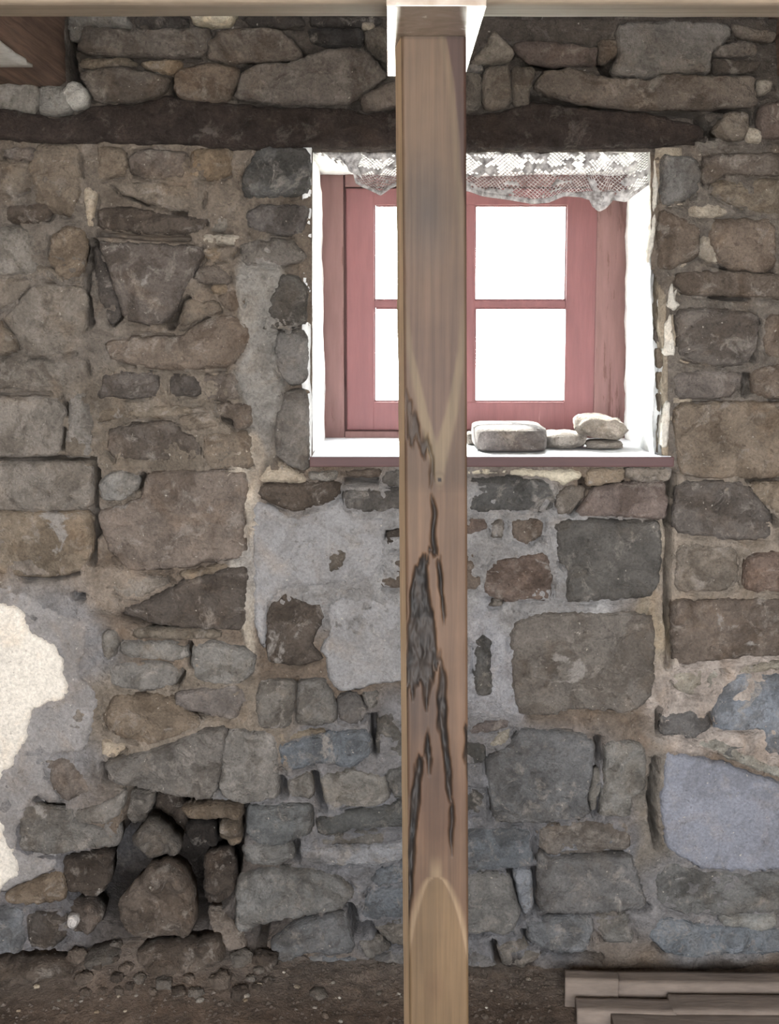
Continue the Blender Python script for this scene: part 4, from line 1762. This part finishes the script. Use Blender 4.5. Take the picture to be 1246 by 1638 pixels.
for k, (px, py, sz, c) in enumerate(CHIPS):
    p = on_floor(px, py)
    r = sz / 700.0 / 2
    col = PAL[c]
    p.z -= r * .25
    o = rock('stone_chip', p, r, r * RNG.uniform(.6, .9), r * RNG.uniform(.8, 1.3) if sz < 30 else r * .7, 60 + k, n=2.4, rough=.35, col=col, sm=.1, seg=10, rings=7, rot=RNG.uniform(0, 3))
    if px == 510:
        tag(o, 'flat grey stone lying in the dirt left of the post', 'stone')
    else:
        cn = {'w': 'white', 'c': 'cream', 'l': 'light grey', 't': 'tan', 'b': 'brown'}[c]
        wh = 'below the hollow' if px < 300 else ('between the hollow and the post' if px < 660 else 'between the post and the timbers')
        tag(o, 'small %s stone chip lying in the dirt %s' % (cn, wh), 'stone chip', 'stone chips on the dirt')

rs = random.Random(77)
spots = []
while len(spots) < 26:
    px, py, sz = rs.uniform(128, 430), rs.uniform(1506, 1592), rs.uniform(14, 40)
    if 212 < px < 380 and py < 1566: continue
    if all(math.hypot(px - a, (py - b) * 1.6) > (sz + c) * .62 for a, b, c in spots):
        spots.append((px, py, sz))
for k, (px, py, sz) in enumerate(spots):
    p = on_floor(px, py)
    r_ = sz / 700.0 / 2
    p.z -= r_ * .5
    p.y = min(p.y, -.02 - r_)
    cn, cc = (('brown', 'b'), ('dark brown', 'd'), ('grey', 'g'))[k % 3]
    o = rock('rubble_fragment', p, r_, r_ * rs.uniform(.7, 1), r_ * rs.uniform(1.0, 1.5), 300 + k, n=rs.uniform(2.6, 4.5), rough=.38, col=[x * .9 for x in PAL[cc]], sm=.05, seg=16, rings=10, rot=rs.uniform(0, 3))
    tag(o, '%s %s broken stone half sunk in the dirt below the hollow' % ('small' if sz < 27 else 'fist-sized', cn), 'stone', 'broken stones below the hollow')
v, f = stone_mesh([(109, 1464), (124, 1463), (128, 1474), (117, 1489), (108, 1478)], .016, 1300, edge=2.5, step=4, depth=.05, Y0=-.035, rough=1.5, jag=1)
o = link('stone_chip', v, f, M_STONE)
o.color = rgb(186, 180, 176, .1)
tag(o, 'large white stone chip lodged in front of the hollow', 'stone chip')

# fine grit: nobody could count it
V, F = [], []
rr = random.Random(21)
for k in range(1800):
    x, y = rr.uniform(-1.0, 1.0), -abs(rr.gauss(0, .16)) - .03
    if y < -.5 or (y > -.16 and x < -.25) or x > .38: continue
    z = floor_z(x, y)
    s = rr.uniform(.002, .0075)
    b = len(V)
    for dx, dy, dz in ((1, 0, 0), (-.5, .8, 0), (-.5, -.8, 0), (0, 0, .9), (.1, .1, -.6)):
        V.append((x + dx * s * rr.uniform(.7, 1.3), y + dy * s * rr.uniform(.7, 1.3), z + dz * s))
    for f in ((0, 1, 3), (1, 2, 3), (2, 0, 3), (1, 0, 4), (2, 1, 4), (0, 2, 4)):
        F.append(tuple(b + i for i in f))
o = link('stone_grit', V, F, M_STONE, smooth=False)
o.color = rgb(98, 88, 80, .1)
tag(o, 'fine stone grit and mortar crumbs on the earth floor', 'grit', kind='stuff')


# ------------------------------------------------------------------ timbers lying at the foot of the wall
def timber(x0p, y_top_back, y_top_front, y_bot, x1w, label, Zt, seed, th):
    """top face between two picture rows on the plane z = Zt; runs off to x1w (m)"""
    a = at_z(x0p, y_top_back, Zt)
    b = at_z(x0p, y_top_front, Zt)
    yb, yf = a.y, b.y
    yb = min(yb, -0.03)
    V, F = beam_mesh((b.x, (yb + yf) / 2, Zt - th / 2), (x1w, (yb + yf) / 2 - .012, Zt - th / 2), abs(yb - yf), th, seed, .0015, 30)
    o = link('floor_timber', V, F, M_FLOORWOOD)
    tag(o, label, 'timber', 'timbers on the floor')


timber(906, 1549, 1566, 1590, at_z(990, 1566, .085).x, 'short dusty block of timber against the wall behind the long boards', .085, 1, .075)
timber(984, 1552, 1572, 1600, 1.3, 'long dusty timber lying along the wall foot at the back of the pile', .075, 2, .07)
timber(925, 1593, 1616, 1640, at_z(1075, 1600, .055).x, 'short squared timber end lying in front of the block', .055, 3, .055)
timber(986, 1619, 1650, 1660, 1.3, 'front board of the pile of timbers along the wall foot', .05, 4, .045)
timber(1078, 1588, 1616, 1625, 1.3, 'middle board between the front board and the back timber', .06, 5, .05)

# blue scrap caught in the wall beside the post
v, f = stone_mesh([(636, 858), (645, 855), (649, 864), (642, 870), (637, 866)], .012, 411, edge=3, step=3, depth=.006, Y0=-.008, jag=.6)
o = link('blue_scrap', v, f, M_BLUE)
tag(o, 'tiny bright blue scrap caught in the wall joint beside the post', 'scrap')

# ------------------------------------------------------------------ rest of the room
def slab(name, *a, label=None):
    o = box_obj(name, *a, M_ROOM)
    tag(o, label, kind='structure')
    return o


slab('wall_left', -1.95, -1.80, -5.15, 0.45, -.05, 2.62, label='plain limewashed side wall')
slab('wall_right', 1.80, 1.95, -5.15, 0.45, -.05, 2.62, label='plain limewashed side wall')
slab('ceiling', -1.95, 1.95, -5.15, 0.63, 2.50, 2.64, label='boarded ceiling over the joists')
# unseen wall behind the camera, its wide opening shaped for the fill light
V, F = [], []


def addbox(x0, x1, y0, y1, z0, z1):
    b = len(V)
    for z in (z0, z1):
        for (x, y) in ((x0, y0), (x1, y0), (x1, y1), (x0, y1)):
            V.append((x, y, z))
    for f in ((0, 3, 2, 1), (4, 5, 6, 7), (0, 1, 5, 4), (1, 2, 6, 5), (2, 3, 7, 6), (3, 0, 4, 7)):
        F.append(tuple(b + k for k in f))


addbox(-1.80, -1.30, -5.15, -4.95, -.05, 2.50)
addbox(1.50, 1.80, -5.15, -4.95, -.05, 2.50)
addbox(-1.30, 1.50, -5.15, -4.95, 2.2, 2.50)
addbox(-1.30, 1.50, -5.15, -4.95, -.05, .80)
o = link('wall_front', V, F, M_ROOM, smooth=False)
tag(o, 'unseen limewashed wall with a wide opening added for fill light', kind='structure')
V, F = [], []
addbox(-14, 14, -16, -5.16, -.30, -.06)
addbox(-14, 14, 0.64, 16, -.30, -.06)
o = link('ground', V, F, M_GROUND, smooth=False)
tag(o, 'pale gravel ground outside', kind='structure')
